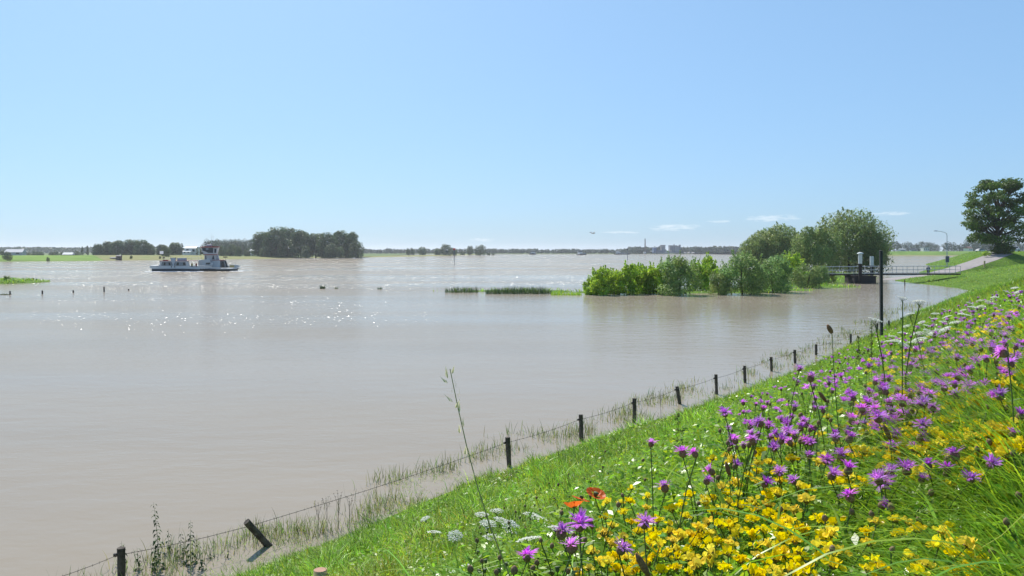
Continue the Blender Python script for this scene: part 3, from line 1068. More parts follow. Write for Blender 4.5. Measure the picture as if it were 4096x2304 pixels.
# --- thicket along the spit in front
SH_A = [tree_meshes(220 + i, 4.2, 3.4, 'shrub', 'alder', 2400, .28, base=.1, lobes_n=15, aspect=.6, hang=0, trunk_r=.05, shell=.35, jitter=1.0, shoots=46) for i in range(3)]
SH_W = [tree_meshes(230 + i, 4.8, 4.2, 'shrub', 'osier', 6200, .27, base=.05, lobes_n=22, aspect=.3, hang=.25, trunk_r=.07, shell=.5, shoots=60) for i in range(3)]
SH_P = [tree_meshes(240 + i, 4.2, 3.6, 'shrub', 'willow', 3600, .28, base=.05, lobes_n=16, aspect=.3, hang=.25, trunk_r=.06, shell=.4, shoots=40) for i in range(2)]
thick = [  # photo-D x, y top, y base, mesh, natural height, width scale, label
    (1487, 697, 741, SH_A[0], 4.2, .8, 'lowest bright green shrub at the left tip of the thicket'),
    (1510, 674, 742, SH_A[1], 4.2, .75, 'bright green shrub with a pointed top, second from the left tip'),
    (1545, 682, 741, SH_A[2], 4.2, .85, 'bright green shrub in the dip, third from the left tip'),
    (1585, 664, 740, SH_A[0], 4.2, .8, 'tallest bright green shrub in the left part of the thicket'),
    (1618, 668, 738, SH_A[1], 4.2, .75, 'sunlit shrub right of the tallest bright green one'),
    (1650, 667, 739, SH_A[2], 4.2, .8, 'bright green shrub touching the dark osier'),
    (1530, 680, 737, SH_A[2], 4.2, .9, 'bright shrub behind, filling the gap near the left tip'),
    (1605, 670, 733, SH_A[1], 4.2, .9, 'bright shrub behind the tallest green ones'),
    (1677, 668, 736, SH_A[0], 4.2, .8, 'bright shrub tucked against the left side of the dark osier'),
    (1707, 645, 742, SH_W[0], 4.8, .92, 'dark osier bush standing out of the water, leftmost of the osiers'),
    (1765, 660, 733, SH_A[1], 4.2, .8, 'light green shrub behind, between the two dark osiers'),
    (1786, 644, 728, SH_A[0], 4.2, .55, 'tall thin light green shrub between the osiers'),
    (1808, 686, 741, SH_P[0], 4.2, .9, 'low pale grey green bush in front between the osiers'),
    (1868, 641, 740, SH_W[1], 4.8, .98, 'large grey green osier bush in the middle of the thicket'),
    (1945, 645, 735, SH_W[2], 4.8, .85, 'broad fresh green osier right of the large grey one'),
    (1992, 640, 712, SH_A[2], 4.2, .9, 'yellow green shrub rising behind the right osiers'),
    (2028, 664, 724, SH_P[1], 4.2, 1.05, 'pale round bush right of the broad green osier'),
    (2062, 668, 714, SH_W[0], 4.8, .85, 'grey osier next to the end of the footbridge'),
    (2085, 680, 711, SH_P[0], 4.2, .9, 'last small bush at the end of the footbridge'),
    (2140, 641, 684, SH_P[1], 4.2, .85, 'light green bush behind the footbridge piles')]
for (dx, dt, db, ms, hh, ws, lb) in thick:
    Y = F * EYE / (db * D - HOR)
    place_tree('thicket_shrub', ms, dx * D, dt * D - .10 * (db - dt) * D, Y, hh, -.25, lb, 'shrub', 'shrubs of the flooded thicket', wscale=ws * 1.32)


# --- the oak on the dike, open crown with sky showing through
def oak(seed, height, width, gaps, n):
    r = np.random.default_rng(seed)
    lob = []
    for i in range(125):
        z = r.uniform(.17, .97)
        env = (1 - max(0, (z - .42) / .62) ** 2) ** .5 if z > .42 else .72 + .28 * (z / .42)
        a = r.uniform(0, 2 * math.pi)
        q = width / 2 * env * math.sqrt(r.uniform(.12, 1)) * .86
        p = np.array([q * math.cos(a), q * math.sin(a), height * z])
        if any(np.hypot(p[0] - g[0], p[2] - g[1]) < g[2] for g in gaps):
            continue
        s = r.uniform(.06, .10) * width
        lob.append((p[0], p[1], p[2], s * 1.2, s * 1.2, s * .62))
    C, d, k = crown_points(r, lob, n, .3)
    V, Fc = leaf_cloud(r, C, d + np.array([0, 0, .6]), np.full(n, .52), .6, .8)
    lt = .65 + .6 * r.random(len(lob))
    t = (lt[k] * (.7 + .6 * r.random(n)))[:, None] * np.ones((1, 3))
    cm = np_mesh('crown', V, Fc, M_LEAF['oak'], np.repeat(t, 4, 0))
    mb = MB()
    mb.tube([(0, 0, -.6), (.1, 0, 1.5), (-.1, .1, height * .3), (.2, 0, height * .55), (.1, .2, height * .85)], [.75, .55, .5, .34, .08], 9)
    for lb in lob[::2]:
        z0 = max(1.8, min(lb[2] * .55, height * .6))
        mb.tube([(0, 0, z0), (lb[0] * .45, lb[1] * .45, z0 + (lb[2] - z0) * .6), (lb[0] * .96, lb[1] * .96, lb[2])], [.2, .13, .04], 5)
    return mb.mesh('trunk', M_BARK, True), cm


OAK = oak(31, 18, 17, [(-1.6, 11.8, .7), (2.2, 8.8, .8), (-.4, 13.4, .5), (4.0, 11.4, .6), (-4.6, 7.0, .45), (5.4, 6.4, .6), (1.4, 15.2, .5), (-7.0, 2.0, 1.6)], 17000)
place_tree('oak_tree', OAK, 3992, 716, 178, 18, 4.6, 'great dark oak with an open crown beside the dike road', 'tree', rz=0.0, wscale=.97)
OAK2 = oak(32, 15, 14, [(-4, 9, 1.2), (-5, 4, 1.5)], 7000)
place_tree('oak_tree', OAK2, 4190, 775, 186, 15, 4.7, 'oak cut off by the right edge beside the great oak', 'tree', rz=0.5, wscale=1.0)
place_tree('oak_undergrowth', tree_meshes(250, 5, 7, 'shrub', 'oak', 4200, .42, base=.05, lobes_n=22, aspect=.6, trunk_r=.08), 4010, 968, 176, 5, 4.3, 'black green undergrowth around the foot of the great oak', 'shrub', wscale=1.15)
place_tree('oak_undergrowth', tree_meshes(251, 2.4, 4, 'shrub', 'alder', 1200, .32, base=.05, lobes_n=12, aspect=.6, trunk_r=.04), 3948, 1003, 172, 2.4, 4.2, 'lighter bush spilling towards the road left of the oak', 'shrub', wscale=1.1)

# ------------------------------------------------------------------ the ferry
M_WHITE = material('ferry_white_paint', (.52, .52, .505), .45, .35, .06, .8)
M_GREYW = material('ferry_grey_paint', (.42, .45, .48), .5, .3, .05, 1.0)
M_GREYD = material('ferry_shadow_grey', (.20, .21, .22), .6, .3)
M_HULL = material('ferry_blue_black_hull', (.022, .032, .045), .5, .35, .25, .6)
M_HULLB = material('ferry_dark_brown_hull', (.030, .027, .024), .6, .3, .3, .6)
M_RED = material('ferry_red_trim', (.30, .025, .02), .5, .3)
M_GLASS = material('dark_window_glass', (.02, .024, .03), .08, .6)
M_GLASSL = material('cabin_window_glass', (.22, .25, .27), .1, .6)
M_FRAME = material('black_window_frame', (.015, .015, .02), .5, .3)
M_METAL = material('galvanised_steel', (.36, .39, .42), .5, .4, .08, 2.0, metallic=.4)
M_YEL = material('ferry_ochre_paint', (.46, .36, .13), .6, .3)
M_FOAM = material('white_foam', (.82, .82, .80), .8, .2)
M_CLOTH = leaf_material('white_flag_cloth', (.8, .8, .82), .5, .7, .2, False)
FS = 95.7       # ferry: pixels of the enlarged photograph per metre
FO = W(580 + 200 / 6.133, 1085)
FR, FSC = .24, .955
ferry = thing('car_ferry', 'white and dark blue car ferry with a tall red-edged wheelhouse crossing the river', 'ferry', (FO[0], FO[1], 0.0), FR, None, FSC)


def on_ferry(x, y, z):
    c, s_ = math.cos(FR), math.sin(FR)
    return (FO[0] + (x * c - y * s_) * FSC, FO[1] + (x * s_ + y * c) * FSC, z * FSC)



def fz(X, Z):
    return ((X - 200) / FS, (1140 - Z) / FS)


def fpoly(pts):
    return [fz(*p) for p in pts]


# hull, far-side hull and deck
HB = 4.2
mb = MB()
mb.prism(fpoly([(250, 1180), (2240, 1180), (2256, 1100), (2310, 1084), (1400, 1084), (1000, 1064), (240, 1062)]), -HB, HB)
mb.build('hull', M_HULL, ferry)
mb = MB()
mb.prism(fpoly([(1395, 1178), (2242, 1178), (2262, 1098), (2318, 1080), (1395, 1080)]), -HB - .06, HB + .06)
mb.build('ramp_hull', M_HULLB, ferry)
deck = MB()
deck.box(*[(240 - 200) / FS, (2300 - 200) / FS], -HB + .1, HB - .1, .62, .72)
deck.build('deck', M_GREYW, ferry)
# near bulwark: high at the stern, stepping down past the car deck
mb = MB()
mb.prism(fpoly([(195, 1045), (240, 1066), (1000, 1067), (1400, 1086), (1560, 1070), (1690, 1048), (1690, 1000), (1400, 990), (1335, 1022), (1130, 1022), (1128, 990), (400, 988), (195, 984)]), -HB - .05, -HB + .12)
mb.prism(fpoly([(195, 1045), (240, 1066), (300, 1066), (300, 988), (195, 984)]), -HB + .12, HB)
mb.build('bulwark', M_WHITE, ferry)
# far bulwark and stern ramp
mb = MB()
mb.prism(fpoly([(240, 1060), (2250, 1060), (2320, 1020), (2240, 985), (2060, 985), (2050, 1010), (240, 1000)]), HB - .12, HB + .02)
mb.build('far_bulwark', M_WHITE, ferry)
mb = MB()
mb.prism(fpoly([(1740, 1048), (1790, 1072), (2300, 1062), (2320, 1046), (2320, 1066), (2290, 1086), (1790, 1088), (1735, 1062)]), -HB - .12, -HB + .1)
mb.prism(fpoly([(2200, 1062), (2322, 1030), (2330, 1048), (2210, 1080)]), -HB + .1, HB - .1)
mb.build('loading_ramp', M_WHITE, ferry)
MB().box((2055 - 200) / FS, (2170 - 200) / FS, HB - .5, HB - .16, .95, 1.45).build('locker', M_YEL, ferry)
MB().box((330 - 200) / FS, (400 - 200) / FS, -HB + .2, -HB + .7, 1.2, 1.62).build('locker', M_YEL, ferry)
# passenger cabin on the near side
cab = MB()
cab.prism(fpoly([(408, 1000), (1132, 1010), (1095, 874), (436, 874)]), -HB + .14, -HB + 2.3)
cabin = cab.build('passenger_cabin', M_WHITE, ferry)
MB().prism(fpoly([(426, 874), (1320, 874), (1320, 862), (430, 862)]), -HB + .06, -HB + 2.4).build('roof_edge', M_RED, cabin)
for pts, mull in (([(468, 988), (742, 988), (716, 900), (486, 900)], (520, 568, 620, 655, 690)), ([(765, 988), (1058, 988), (1040, 904), (792, 904)], (830, 885, 940, 990))):
    w_ = MB().prism(fpoly(pts), -HB + .10, -HB + .18).build('window', M_FRAME, cabin)
    px = [p[0] for p in pts]
    top0, top1, bot0, bot1 = pts[3][0] + 8, pts[2][0] - 8, pts[0][0] + 10, pts[1][0] - 10
    n_ = len(mull) + 1
    for i in range(n_):
        a, b = i / n_ + .015, (i + 1) / n_ - .015
        MB().prism(fpoly([(bot0 + (bot1 - bot0) * a, 978), (bot0 + (bot1 - bot0) * b, 978), (top0 + (top1 - top0) * b, 909), (top0 + (top1 - top0) * a, 909)]), -HB + .07, -HB + .12).build('pane', M_GLASSL if i % 3 != 1 else M_GLASS, w_) if False else \
            link('pane', MB().prism(fpoly([(bot0 + (bot1 - bot0) * a, 978), (bot0 + (bot1 - bot0) * b, 978), (top0 + (top1 - top0) * b, 909), (top0 + (top1 - top0) * a, 909)]), -HB + .07, -HB + .12).mesh('pane', M_GLASSL if i % 3 != 1 else M_GLASS), w_)
for x0 in (700, 780):
    MB().box((x0 - 200) / FS, (x0 + 22 - 200) / FS, -HB - .09, -HB - .04, (1140 - 1036) / FS, (1140 - 1002) / FS).build('vent', M_FRAME, ferry)
# V-shaped funnel casing, roof box, rails and life float on the cabin roof
MB().prism(fpoly([(742, 985), (768, 985), (824, 786), (678, 786)]), -HB - .02, -HB + .5).build('funnel_casing', M_GREYW, ferry)
MB().box(*[(682 - 200) / FS, (704 - 200) / FS], -HB - .04, -HB + .2, (1140 - 800) / FS, (1140 - 783) / FS).box(*[(795 - 200) / FS, (820 - 200) / FS], -HB - .04, -HB + .2, (1140 - 800) / FS, (1140 - 783) / FS).build('casing_vent', M_FRAME, ferry)
MB().box((832 - 200) / FS, (1060 - 200) / FS, -HB + .9, -HB + 1.5, (1140 - 866) / FS, (1140 - 790) / FS).build('roof_box', M_GREYW, ferry, bevel=.03)
mb = MB()
for zz_ in (782, 812, 838):
    mb.tube([((490 - 200) / FS, -HB + .25, (1140 - zz_) / FS), ((700 - 200) / FS, -HB + .25, (1140 - zz_) / FS)], .028, 5)
for xx_ in (492, 560, 630, 698):
    mb.tube([((xx_ - 200) / FS, -HB + .25, (1140 - 866) / FS), ((xx_ - 200) / FS, -HB + .25, (1140 - 780) / FS)], .025, 5)
mb.build('roof_railing', M_METAL, ferry)
mb = MB()
for zz_ in (780, 800):
    mb.tube([((1080 - 200) / FS, -HB + 2.2, (1140 - zz_) / FS), ((1420 - 200) / FS, -HB + 2.2, (1140 - zz_) / FS)], .022, 5)
for xx_ in (1085, 1170, 1250, 1330, 1415):
    mb.tube([((xx_ - 200) / FS, -HB + 2.2, (1140 - 864) / FS), ((xx_ - 200) / FS, -HB + 2.2, (1140 - 778) / FS)], .022, 5)
mb.build('roof_railing', M_METAL, ferry)
MB().box((500 - 200) / FS, (612 - 200) / FS, -HB + .5, -HB + 1.2, (1140 - 862) / FS, (1140 - 836) / FS).build('life_float', M_RED, ferry, bevel=.06)
mb = MB().box((492 - 200) / FS, (548 - 200) / FS, -HB + .3, -HB + .36, (1140 - 800) / FS, (1140 - 768) / FS)
mb.build('life_ring_board', M_FRAME, ferry)
# flag
mb = MB().tube([((516 - 200) / FS, -HB + .4, (1140 - 866) / FS), ((516 - 200) / FS, -HB + .4, (1140 - 606) / FS)], .03, 6)
pole = mb.build('flag_pole', M_FRAME, ferry)
fl = []
for j in range(3):
    for i in range(7):
        t = i / 6.
        fl.append(((514 - 92 * t - 200) / FS, -HB + .4 + .08 * math.sin(t * 7 + j), (1140 - (612 + 8 * t + (78 - 12 * t) * j / 2)) / FS))
flag = link('flag', np_mesh('flag', fl, [(j * 7 + i, j * 7 + i + 1, j * 7 + i + 8, j * 7 + i + 7) for j in range(2) for i in range(6)], M_CLOTH), pole)
sl = flag.modifiers.new('cloth', 'SOLIDIFY')
sl.thickness = .01
# deckhouse and wheelhouse tower on the far side
dh = MB().prism(fpoly([(1640, 1060), (1832, 1060), (1832, 858), (1640, 858)]), 1.2, HB - .1).build('deckhouse', M_WHITE, ferry)
MB().prism(fpoly([(1832, 1058), (2000, 1058), (1938, 860), (1832, 860)]), 2.2, HB - .2).build('recess', M_GREYD, dh)
MB().prism(fpoly([(1862, 1052), (1935, 1052), (1925, 905), (1872, 905)]), 2.1, 2.3).build('door', M_GLASS, dh)
MB().prism(fpoly([(1630, 860), (1945, 860), (1945, 850), (1630, 850)]), 1.1, HB).build('roof_edge', M_RED, dh)
MB().prism(fpoly([(1960, 1052), (2048, 1052), (1985, 862), (1945, 862)]), .9, 1.0).build('stair_screen', M_GLASS, ferry)
MB().tube([((2060 - 200) / FS, .95, .85), ((1935 + 60 - 200) / FS, .95, (1140 - 862) / FS)], .03, 5).tube([((1985 - 200) / FS, .85, .85), ((1940 - 200) / FS, .85, (1140 - 862) / FS)], .04, 5).build('stair_rail', M_WHITE, ferry)
tw = MB().prism(fpoly([(1425, 1060), (1760, 1060), (1720, 704), (1440, 704)]), 1.5, HB - .4).build('wheelhouse_tower', M_WHITE, ferry)
MB().prism(fpoly([(1462, 832), (1490, 832), (1478, 735), (1458, 735)]), 1.44, 1.54).build('window', M_GLASS, tw)
MB().prism(fpoly([(1625, 832), (1690, 832), (1668, 728), (1655, 728)]), 1.44, 1.54).build('window', M_GLASS, tw)
MB().prism(fpoly([(1700, 850), (1800, 850), (1765, 712), (1700, 712)]), 2.2, HB - .6).build('tower_stair', M_GREYW, tw)
wh = MB().prism(fpoly([(1412, 704), (1745, 704), (1788, 514), (1362, 514)]), 1.0, HB + .1).build('wheelhouse', M_WHITE, ferry)
MB().prism(fpoly([(1400, 712), (1755, 712), (1752, 698), (1402, 698)]), .92, HB + .2).build('red_band', M_RED, wh)
MB().prism(fpoly([(1340, 516), (1804, 516), (1800, 492), (1350, 492)]), .7, HB + .4).build('roof', M_RED, wh)
MB().prism(fpoly([(1400, 604), (1478, 628), (1540, 664), (1664, 664), (1664, 530), (1384, 530)]), .94, 1.04).build('window', M_GLASS, wh)
MB().prism(fpoly([(1692, 662), (1738, 662), (1744, 548), (1692, 548)]), .94, 1.04).build('window', M_GLASS, wh)
MB().prism(fpoly([(1480, 578), (1545, 578), (1545, 535), (1480, 535)]), .90, .97).build('blind', M_GLASSL, wh)
MB().prism(fpoly([(1350, 690), (1412, 690), (1412, 650), (1350, 650)]), .8, 1.0).build('name_board', M_FRAME, wh)
mb = MB().box((1375 - 200) / FS, (1500 - 200) / FS, 2.2, 2.4, (1140 - 424) / FS, (1140 - 412) / FS).tube([((1470 - 200) / FS, 2.3, (1140 - 492) / FS), ((1470 - 200) / FS, 2.3, (1140 - 418) / FS)], .07, 6)
mb.build('radar', M_WHITE, ferry)
MB().box((1495 - 200) / FS, (1612 - 200) / FS, 2.2, 2.9, (1140 - 494) / FS, (1140 - 432) / FS).build('searchlight_box', M_GREYW, ferry, bevel=.08)
MB().lathe([(.0, 0), (.16, .05), (.2, .18), (.14, .3), (0, .34)], 8, ((1590 - 200) / FS, 2.0, (1140 - 460) / FS)).build('searchlight', M_WHITE, ferry)
mb = MB().tube([((1614 - 200) / FS, 2.6, (1140 - 494) / FS), ((1612 - 200) / FS, 2.6, (1140 - 182) / FS)], [.06, .035], 6)
mb.tube([((1585 - 200) / FS, 2.6, (1140 - 186) / FS), ((1616 - 200) / FS, 2.6, (1140 - 184) / FS)], .025, 5)
mb.tube([((1600 - 200) / FS, 2.6, (1140 - 235) / FS), ((1655 - 200) / FS, 2.6, (1140 - 235) / FS)], .02, 5)
mb.tube([((1652 - 200) / FS, 2.6, (1140 - 330) / FS), ((1652 - 200) / FS, 2.6, (1140 - 210) / FS)], .018, 5)
mb.tube([((1570 - 200) / FS, 2.6, (1140 - 330) / FS), ((1610 - 200) / FS, 2.6, (1140 - 310) / FS)], .018, 5)
mb.build('mast', M_METAL, ferry)
for xx_, z0_, z1_ in ((246, 988, 876), (2242, 990, 866)):
    MB().tube([((xx_ - 200) / FS, 0, (1140 - z0_) / FS), ((xx_ - 200) / FS, 0, (1140 - z1_) / FS)], .025, 5).build('jack_staff', M_FRAME, ferry)
mb = MB().box((1885 - 200) / FS, (1998 - 200) / FS, HB - .6, HB - .5, (1140 - 790) / FS, (1140 - 766) / FS).tube([((1935 - 200) / FS, HB - .55, (1140 - 860) / FS), ((1935 - 200) / FS, HB - .55, (1140 - 770) / FS)], .04, 5)
mb.build('signal_board', M_FRAME, ferry)
mb = MB()
for i in range(9):
    x_ = (300 + 8 - 200) / FS + i * .0
for x_ in (1420, 1480, 1545, 1600):
    mb.lathe([(.10, 0), (.13, .03), (.13, .15), (.10, .18)], 8, ((x_ - 200) / FS, -HB - .2, .55))
mb.build('fender', M_FRAME, ferry)


# van on the car deck
def van(t):
    prof_ = fpoly([(1322, 985), (1322, 868), (1340, 842), (1380, 835), (1560, 838), (1608, 848), (1640, 900), (1664, 925), (1668, 985)])
    x0 = prof_[0][0]
    prof_ = [(x - x0, z - .93) for x, z in prof_]
    body = MB().prism(prof_, -.85, .85).build('body', M_WHITE, t, bevel=.06)
    link('windscreen', MB().prism([(x - x0, z - .93) for x, z in fpoly([(1572, 905), (1650, 905), (1612, 852), (1580, 852)])], -.78, .78).mesh('windscreen', M_GLASS), t, (.02, 0, .01))
    link('side_window', MB().prism([(x - x0, z - .93) for x, z in fpoly([(1505, 960), (1600, 960), (1632, 910), (1510, 912)])], -.875, -.845).mesh('side_window', M_GLASS), t)
    for x_ in (.55, 2.85):
        for y_ in (-.78, .78):
            w_ = MB().tube([(x_, y_ - .1, .14), (x_, y_ + .1, .14)], .27, 14).build('wheel', M_FRAME, t)
            MB().tube([(x_, y_ - .115, .14), (x_, y_ + .115, .14)], .15, 10).build('rim', M_METAL, w_)
    for y_ in (-.6, .6):
        MB().box(3.57, 3.63, y_ - .14, y_ + .14, .38, .52).build('headlight', M_GLASSL, t)


v_t = thing('van', 'white panel van parked on the ferry deck beside the wheelhouse tower', 'van', on_ferry((1322 - 200) / FS, -.6, .85), FR, None, FSC)
van(v_t)

# foam along the hull
r = np.random.default_rng(3)
mb = MB()
for i in range(150):
    if i < 110:
        x, y, _ = on_ferry((r.uniform(150, 1500) - 200) / FS, -HB - .3 - abs(r.normal(0, .9)), 0)
    else:
        x, y, _ = on_ferry((r.uniform(2200, 2420) - 200) / FS, -HB + r.uniform(-1, 3), 0)
    l, w = r.uniform(.3, 1.3), r.uniform(.2, .5)
    mb.hull([(x - l, y, -.02), (x, y - w, -.02), (x + l, y, -.02), (x, y + w, -.02)], [(x - l * .5, y, .05), (x, y - w * .5, .07), (x + l * .5, y, .05), (x, y + w * .5, .07)])
tag(mb.build('wake_foam', M_FOAM), 'white wake foam along the waterline of the ferry', 'foam', kind='stuff')

# ------------------------------------------------------------------ people
M_SKIN = material('skin', (.45, .28, .2), .6, .3)
M_HAIR = material('grey_hair', (.18, .17, .17), .8, .2)


def person(label, loc, hgt, rz, jacket, trousers, stride=.16, group=None, stick=False):
    t = thing('person', label, 'person', loc, rz, group, hgt / 1.75)
    bm = bmesh.new()
    sk = bm.verts.layers.skin.verify()
    pts = {'pel': ((0, 0, .95), .12), 'sp': ((0, .02, 1.15), .13), 'ch': ((0, .05, 1.36), .15), 'nk': ((0, .08, 1.5), .06), 'hd': ((0, .12, 1.62), .095), 'tp': ((0, .12, 1.70), .075)}
    for s in (-1, 1):
        k = 'l' if s < 0 else 'r'
        pts[k + 'sh'] = ((s * .19, .05, 1.40), .065)
        pts[k + 'el'] = ((s * .25, .0 + .05 * s, 1.13), .048)
        pts[k + 'wr'] = ((s * .23, .12 + .06 * s, .92), .035)
        pts[k + 'ha'] = ((s * .22, .16 + .06 * s, .84), .038)
        pts[k + 'hp'] = ((s * .09, 0, .90), .10)
        pts[k + 'kn'] = ((s * .10, .06 + stride * .5 * s, .48), .065)
        pts[k + 'an'] = ((s * .10, stride * s - .03, .08), .045)
        pts[k + 'to'] = ((s * .11, stride * s + .12, .03), .038)
    vs = {}
    for k, (p, rad) in pts.items():
        v = bm.verts.new(p)
        v[sk].radius = (rad, rad)
        vs[k] = v
    vs['pel'][sk].use_root = True
    E = [('pel', 'sp'), ('sp', 'ch'), ('ch', 'nk'), ('nk', 'hd'), ('hd', 'tp')]
    for k in 'lr':
        E += [('ch', k + 'sh'), (k + 'sh', k + 'el'), (k + 'el', k + 'wr'), (k + 'wr', k + 'ha'), ('pel', k + 'hp'), (k + 'hp', k + 'kn'), (k + 'kn', k + 'an'), (k + 'an', k + 'to')]
    for a, b in E:
        bm.edges.new((vs[a], vs[b]))
    me = bpy.data.meshes.new('body')
    bm.to_mesh(me)
    bm.free()
    me.materials.append(M_SKIN)
    o = link('body', me, t)
    o.modifiers.new('skin', 'SKIN')
    sb = o.modifiers.new('sub', 'SUBSURF')
    sb.levels = sb.render_levels = 1
    G = lambda k: pts[k][0]
    mb = MB().tube([(0, 0, .82), (0, .0, .95), (0, .02, 1.15), (0, .05, 1.36), (0, .07, 1.48)], [.19, .18, .18, .205, .09], 10)
    for k in 'lr':
        mb.tube([G(k + 'sh'), G(k + 'el'), G(k + 'wr')], [.09, .07, .055], 8)
    mb.build('jacket', jacket, t, smooth=True)
    mb = MB()
    for k in 'lr':
        mb.tube([G(k + 'hp'), G(k + 'kn'), G(k + 'an')], [.13, .095, .075], 8)
    mb.build('trousers', trousers, t, smooth=True)
    MB().lathe([(.02, -.02), (.1, 0), (.112, .06), (.09, .12), (.02, .15)], 10, (0, .11, 1.60)).build('hair', M_HAIR, t, smooth=True)
    if stick:
        MB().tube([G('lha'), (-.3, .45, 0.0)], .014, 5).build('walking_stick', M_FRAME, t)
    return t


M_JK = material('slate_jacket', (.10, .12, .17), .8, .2, .2, 6)
M_TR = material('dark_trousers', (.03, .032, .045), .85, .2)
M_HV = material('olive_vest', (.32, .34, .08), .8, .2)
M_RJ = material('red_jacket', (.34, .07, .05), .8, .2)
pp = np.array([81.0 - .9, 153.3])
person('person in a slate jacket and dark trousers walking up the ramp road', (pp[0], pp[1], float(ground_z(pp[0], pp[1])) + .06), 1.98, 2.6, M_JK, M_TR, .2, stick=True)
for X_, jk, lb in ((1180, M_HV, 'person in an olive vest standing on the open ferry deck'), (1285, M_RJ, 'person in a red jacket standing on the ferry deck next to the van')):
    person(lb, on_ferry((X_ - 200) / FS, -2.2, .73), 1.55, 1.0, jk, M_TR, .08)

# ------------------------------------------------------------------ footbridge, dolphin and piles
BY = 130.0
M_TAR = material('tarred_timber', (.028, .025, .022), .85, .2, .35, 2.0)
M_CONC = material('wet_black_concrete', (.035, .033, .032), .8, .25, .3, 1.0)
br = thing('footbridge', 'narrow footbridge with grey steel railings from the dike to the thicket', 'bridge', (P(3833, 1094, BY)[0], BY, 0))
xr = P(3833, 1094, BY)[0]


def bz(x):       # deck height along the bridge (local x runs to the left, negative)
    return 1.60 - .00035 * (x + 9) ** 2 - .004 * abs(x)


def bcurve(dz, dy, n=14, x0=0., x1=-22.6):
    return [(x0 + (x1 - x0) * i / n, dy, bz(x0 + (x1 - x0) * i / n) + dz) for i in range(n + 1)]


for i in range(45):
    x = -.25 - i * .5
    MB().box(x - .235, x + .235, -.72, .72, bz(x) - .05, bz(x)).build('plank', M_TAR, br)
mb = MB()
for dy in (-.66, .66):
    c = bcurve(-.13, dy)
    for a, b in zip(c[:-1], c[1:]):
        mb.hull([(a[0], dy - .06, a[2] - .08), (a[0], dy + .06, a[2] - .08), (b[0], dy + .06, b[2] - .08), (b[0], dy - .06, b[2] - .08)],
                [(a[0], dy - .06, a[2] + .07), (a[0], dy + .06, a[2] + .07), (b[0], dy + .06, b[2] + .07), (b[0], dy - .06, b[2] + .07)])
mb.build('girder', M_TAR, br)
for dy in (-.7, .7):
    for dz, rad in ((1.2, .036), (.62, .026), (.1, .022)):
        MB().tube(bcurve(dz, dy), rad, 6).build('rail', M_METAL, br)
    for i in range(14):
        x = -.05 - i * 1.73
        MB().tube([(x, dy, bz(x) - .1), (x, dy, bz(x) + 1.2)], .032, 6).build('rail_post', M_METAL, br)
# mooring dolphin under the bridge with two white-topped piles
dol = thing('mooring_dolphin', 'low black mooring block standing in the water under the footbridge', 'mooring', (P(3448, 1127, 129)[0], 130, 0))
MB().box(-1.75, 1.75, -2.2, 1.6, -1.2, 1.12).build('block', M_CONC, dol, bevel=.05)
MB().box(-1.85, 1.85, -2.3, 1.7, 1.12, 1.25).build('cap', M_TAR, dol, bevel=.03)
M_WTOP = material('white_pile_sleeve', (.60, .62, .60), .5, .35, .08, 2)
for x_, yt, yy, lb in ((3441, 1011, 127.2, 'tall tarred pile with a white sleeve and a domed cap in front of the footbridge'), (3487, 1020, 132.5, 'shorter tarred pile with a white sleeve behind the footbridge')):
    p = P(x_, yt, yy)
    t = thing('mooring_pile', lb, 'pile', (p[0], yy, 0), 0, 'mooring piles by the footbridge')
    zt = p[2]
    MB().lathe([(.27, -2), (.27, zt - 1.75)], 12).build('shaft', M_TAR, t)
    MB().lathe([(.30, zt - 1.75), (.30, zt - .2)], 14).build('sleeve', M_WTOP, t)
    if yy < 130:
        MB().lathe([(.22, zt - .2), (.5, zt - .16), (.42, zt - .02), (.15, zt + .08), (.05, zt + .1)], 14).build('cap', M_WTOP, t)
    else:
        MB().lathe([(.30, zt - .2), (.27, zt - .17)], 14).build('cap', M_TAR, t)

# dark timber marker post on the slope
pb = cast(3527, 1384, 0.0)
t = thing('marker_post', 'tall dark square timber post standing alone on the flower slope', 'post', (pb[0], pb[1], pb[2] - .1))
M_POST = material('dark_tarred_post', (.028, .030, .034), .7, .35, .3, 6.0, bump=.3, bscale=30)
hp = (EYE + .02) - pb[2] + .1
mb = MB()
w2 = .056
mb.hull([(-w2, -w2, -.5), (w2, -w2, -.5), (w2, w2, -.5), (-w2, w2, -.5)], [(-w2 - .035, -w2, hp), (w2 - .035, -w2, hp), (w2 - .035, w2, hp), (-w2 - .035, w2, hp)])
mb.build('shaft', M_POST, t, bevel=.008)
MB().hull([(-w2 - .04, -w2 - .006, hp), (w2 - .03, -w2 - .006, hp), (w2 - .03, w2 + .006, hp), (-w2 - .04, w2 + .006, hp)], [(-.05, -.02, hp + .02), (-.01, -.02, hp + .02), (-.01, .02, hp + .02), (-.05, .02, hp + .02)]).build('cap', M_POST, t)

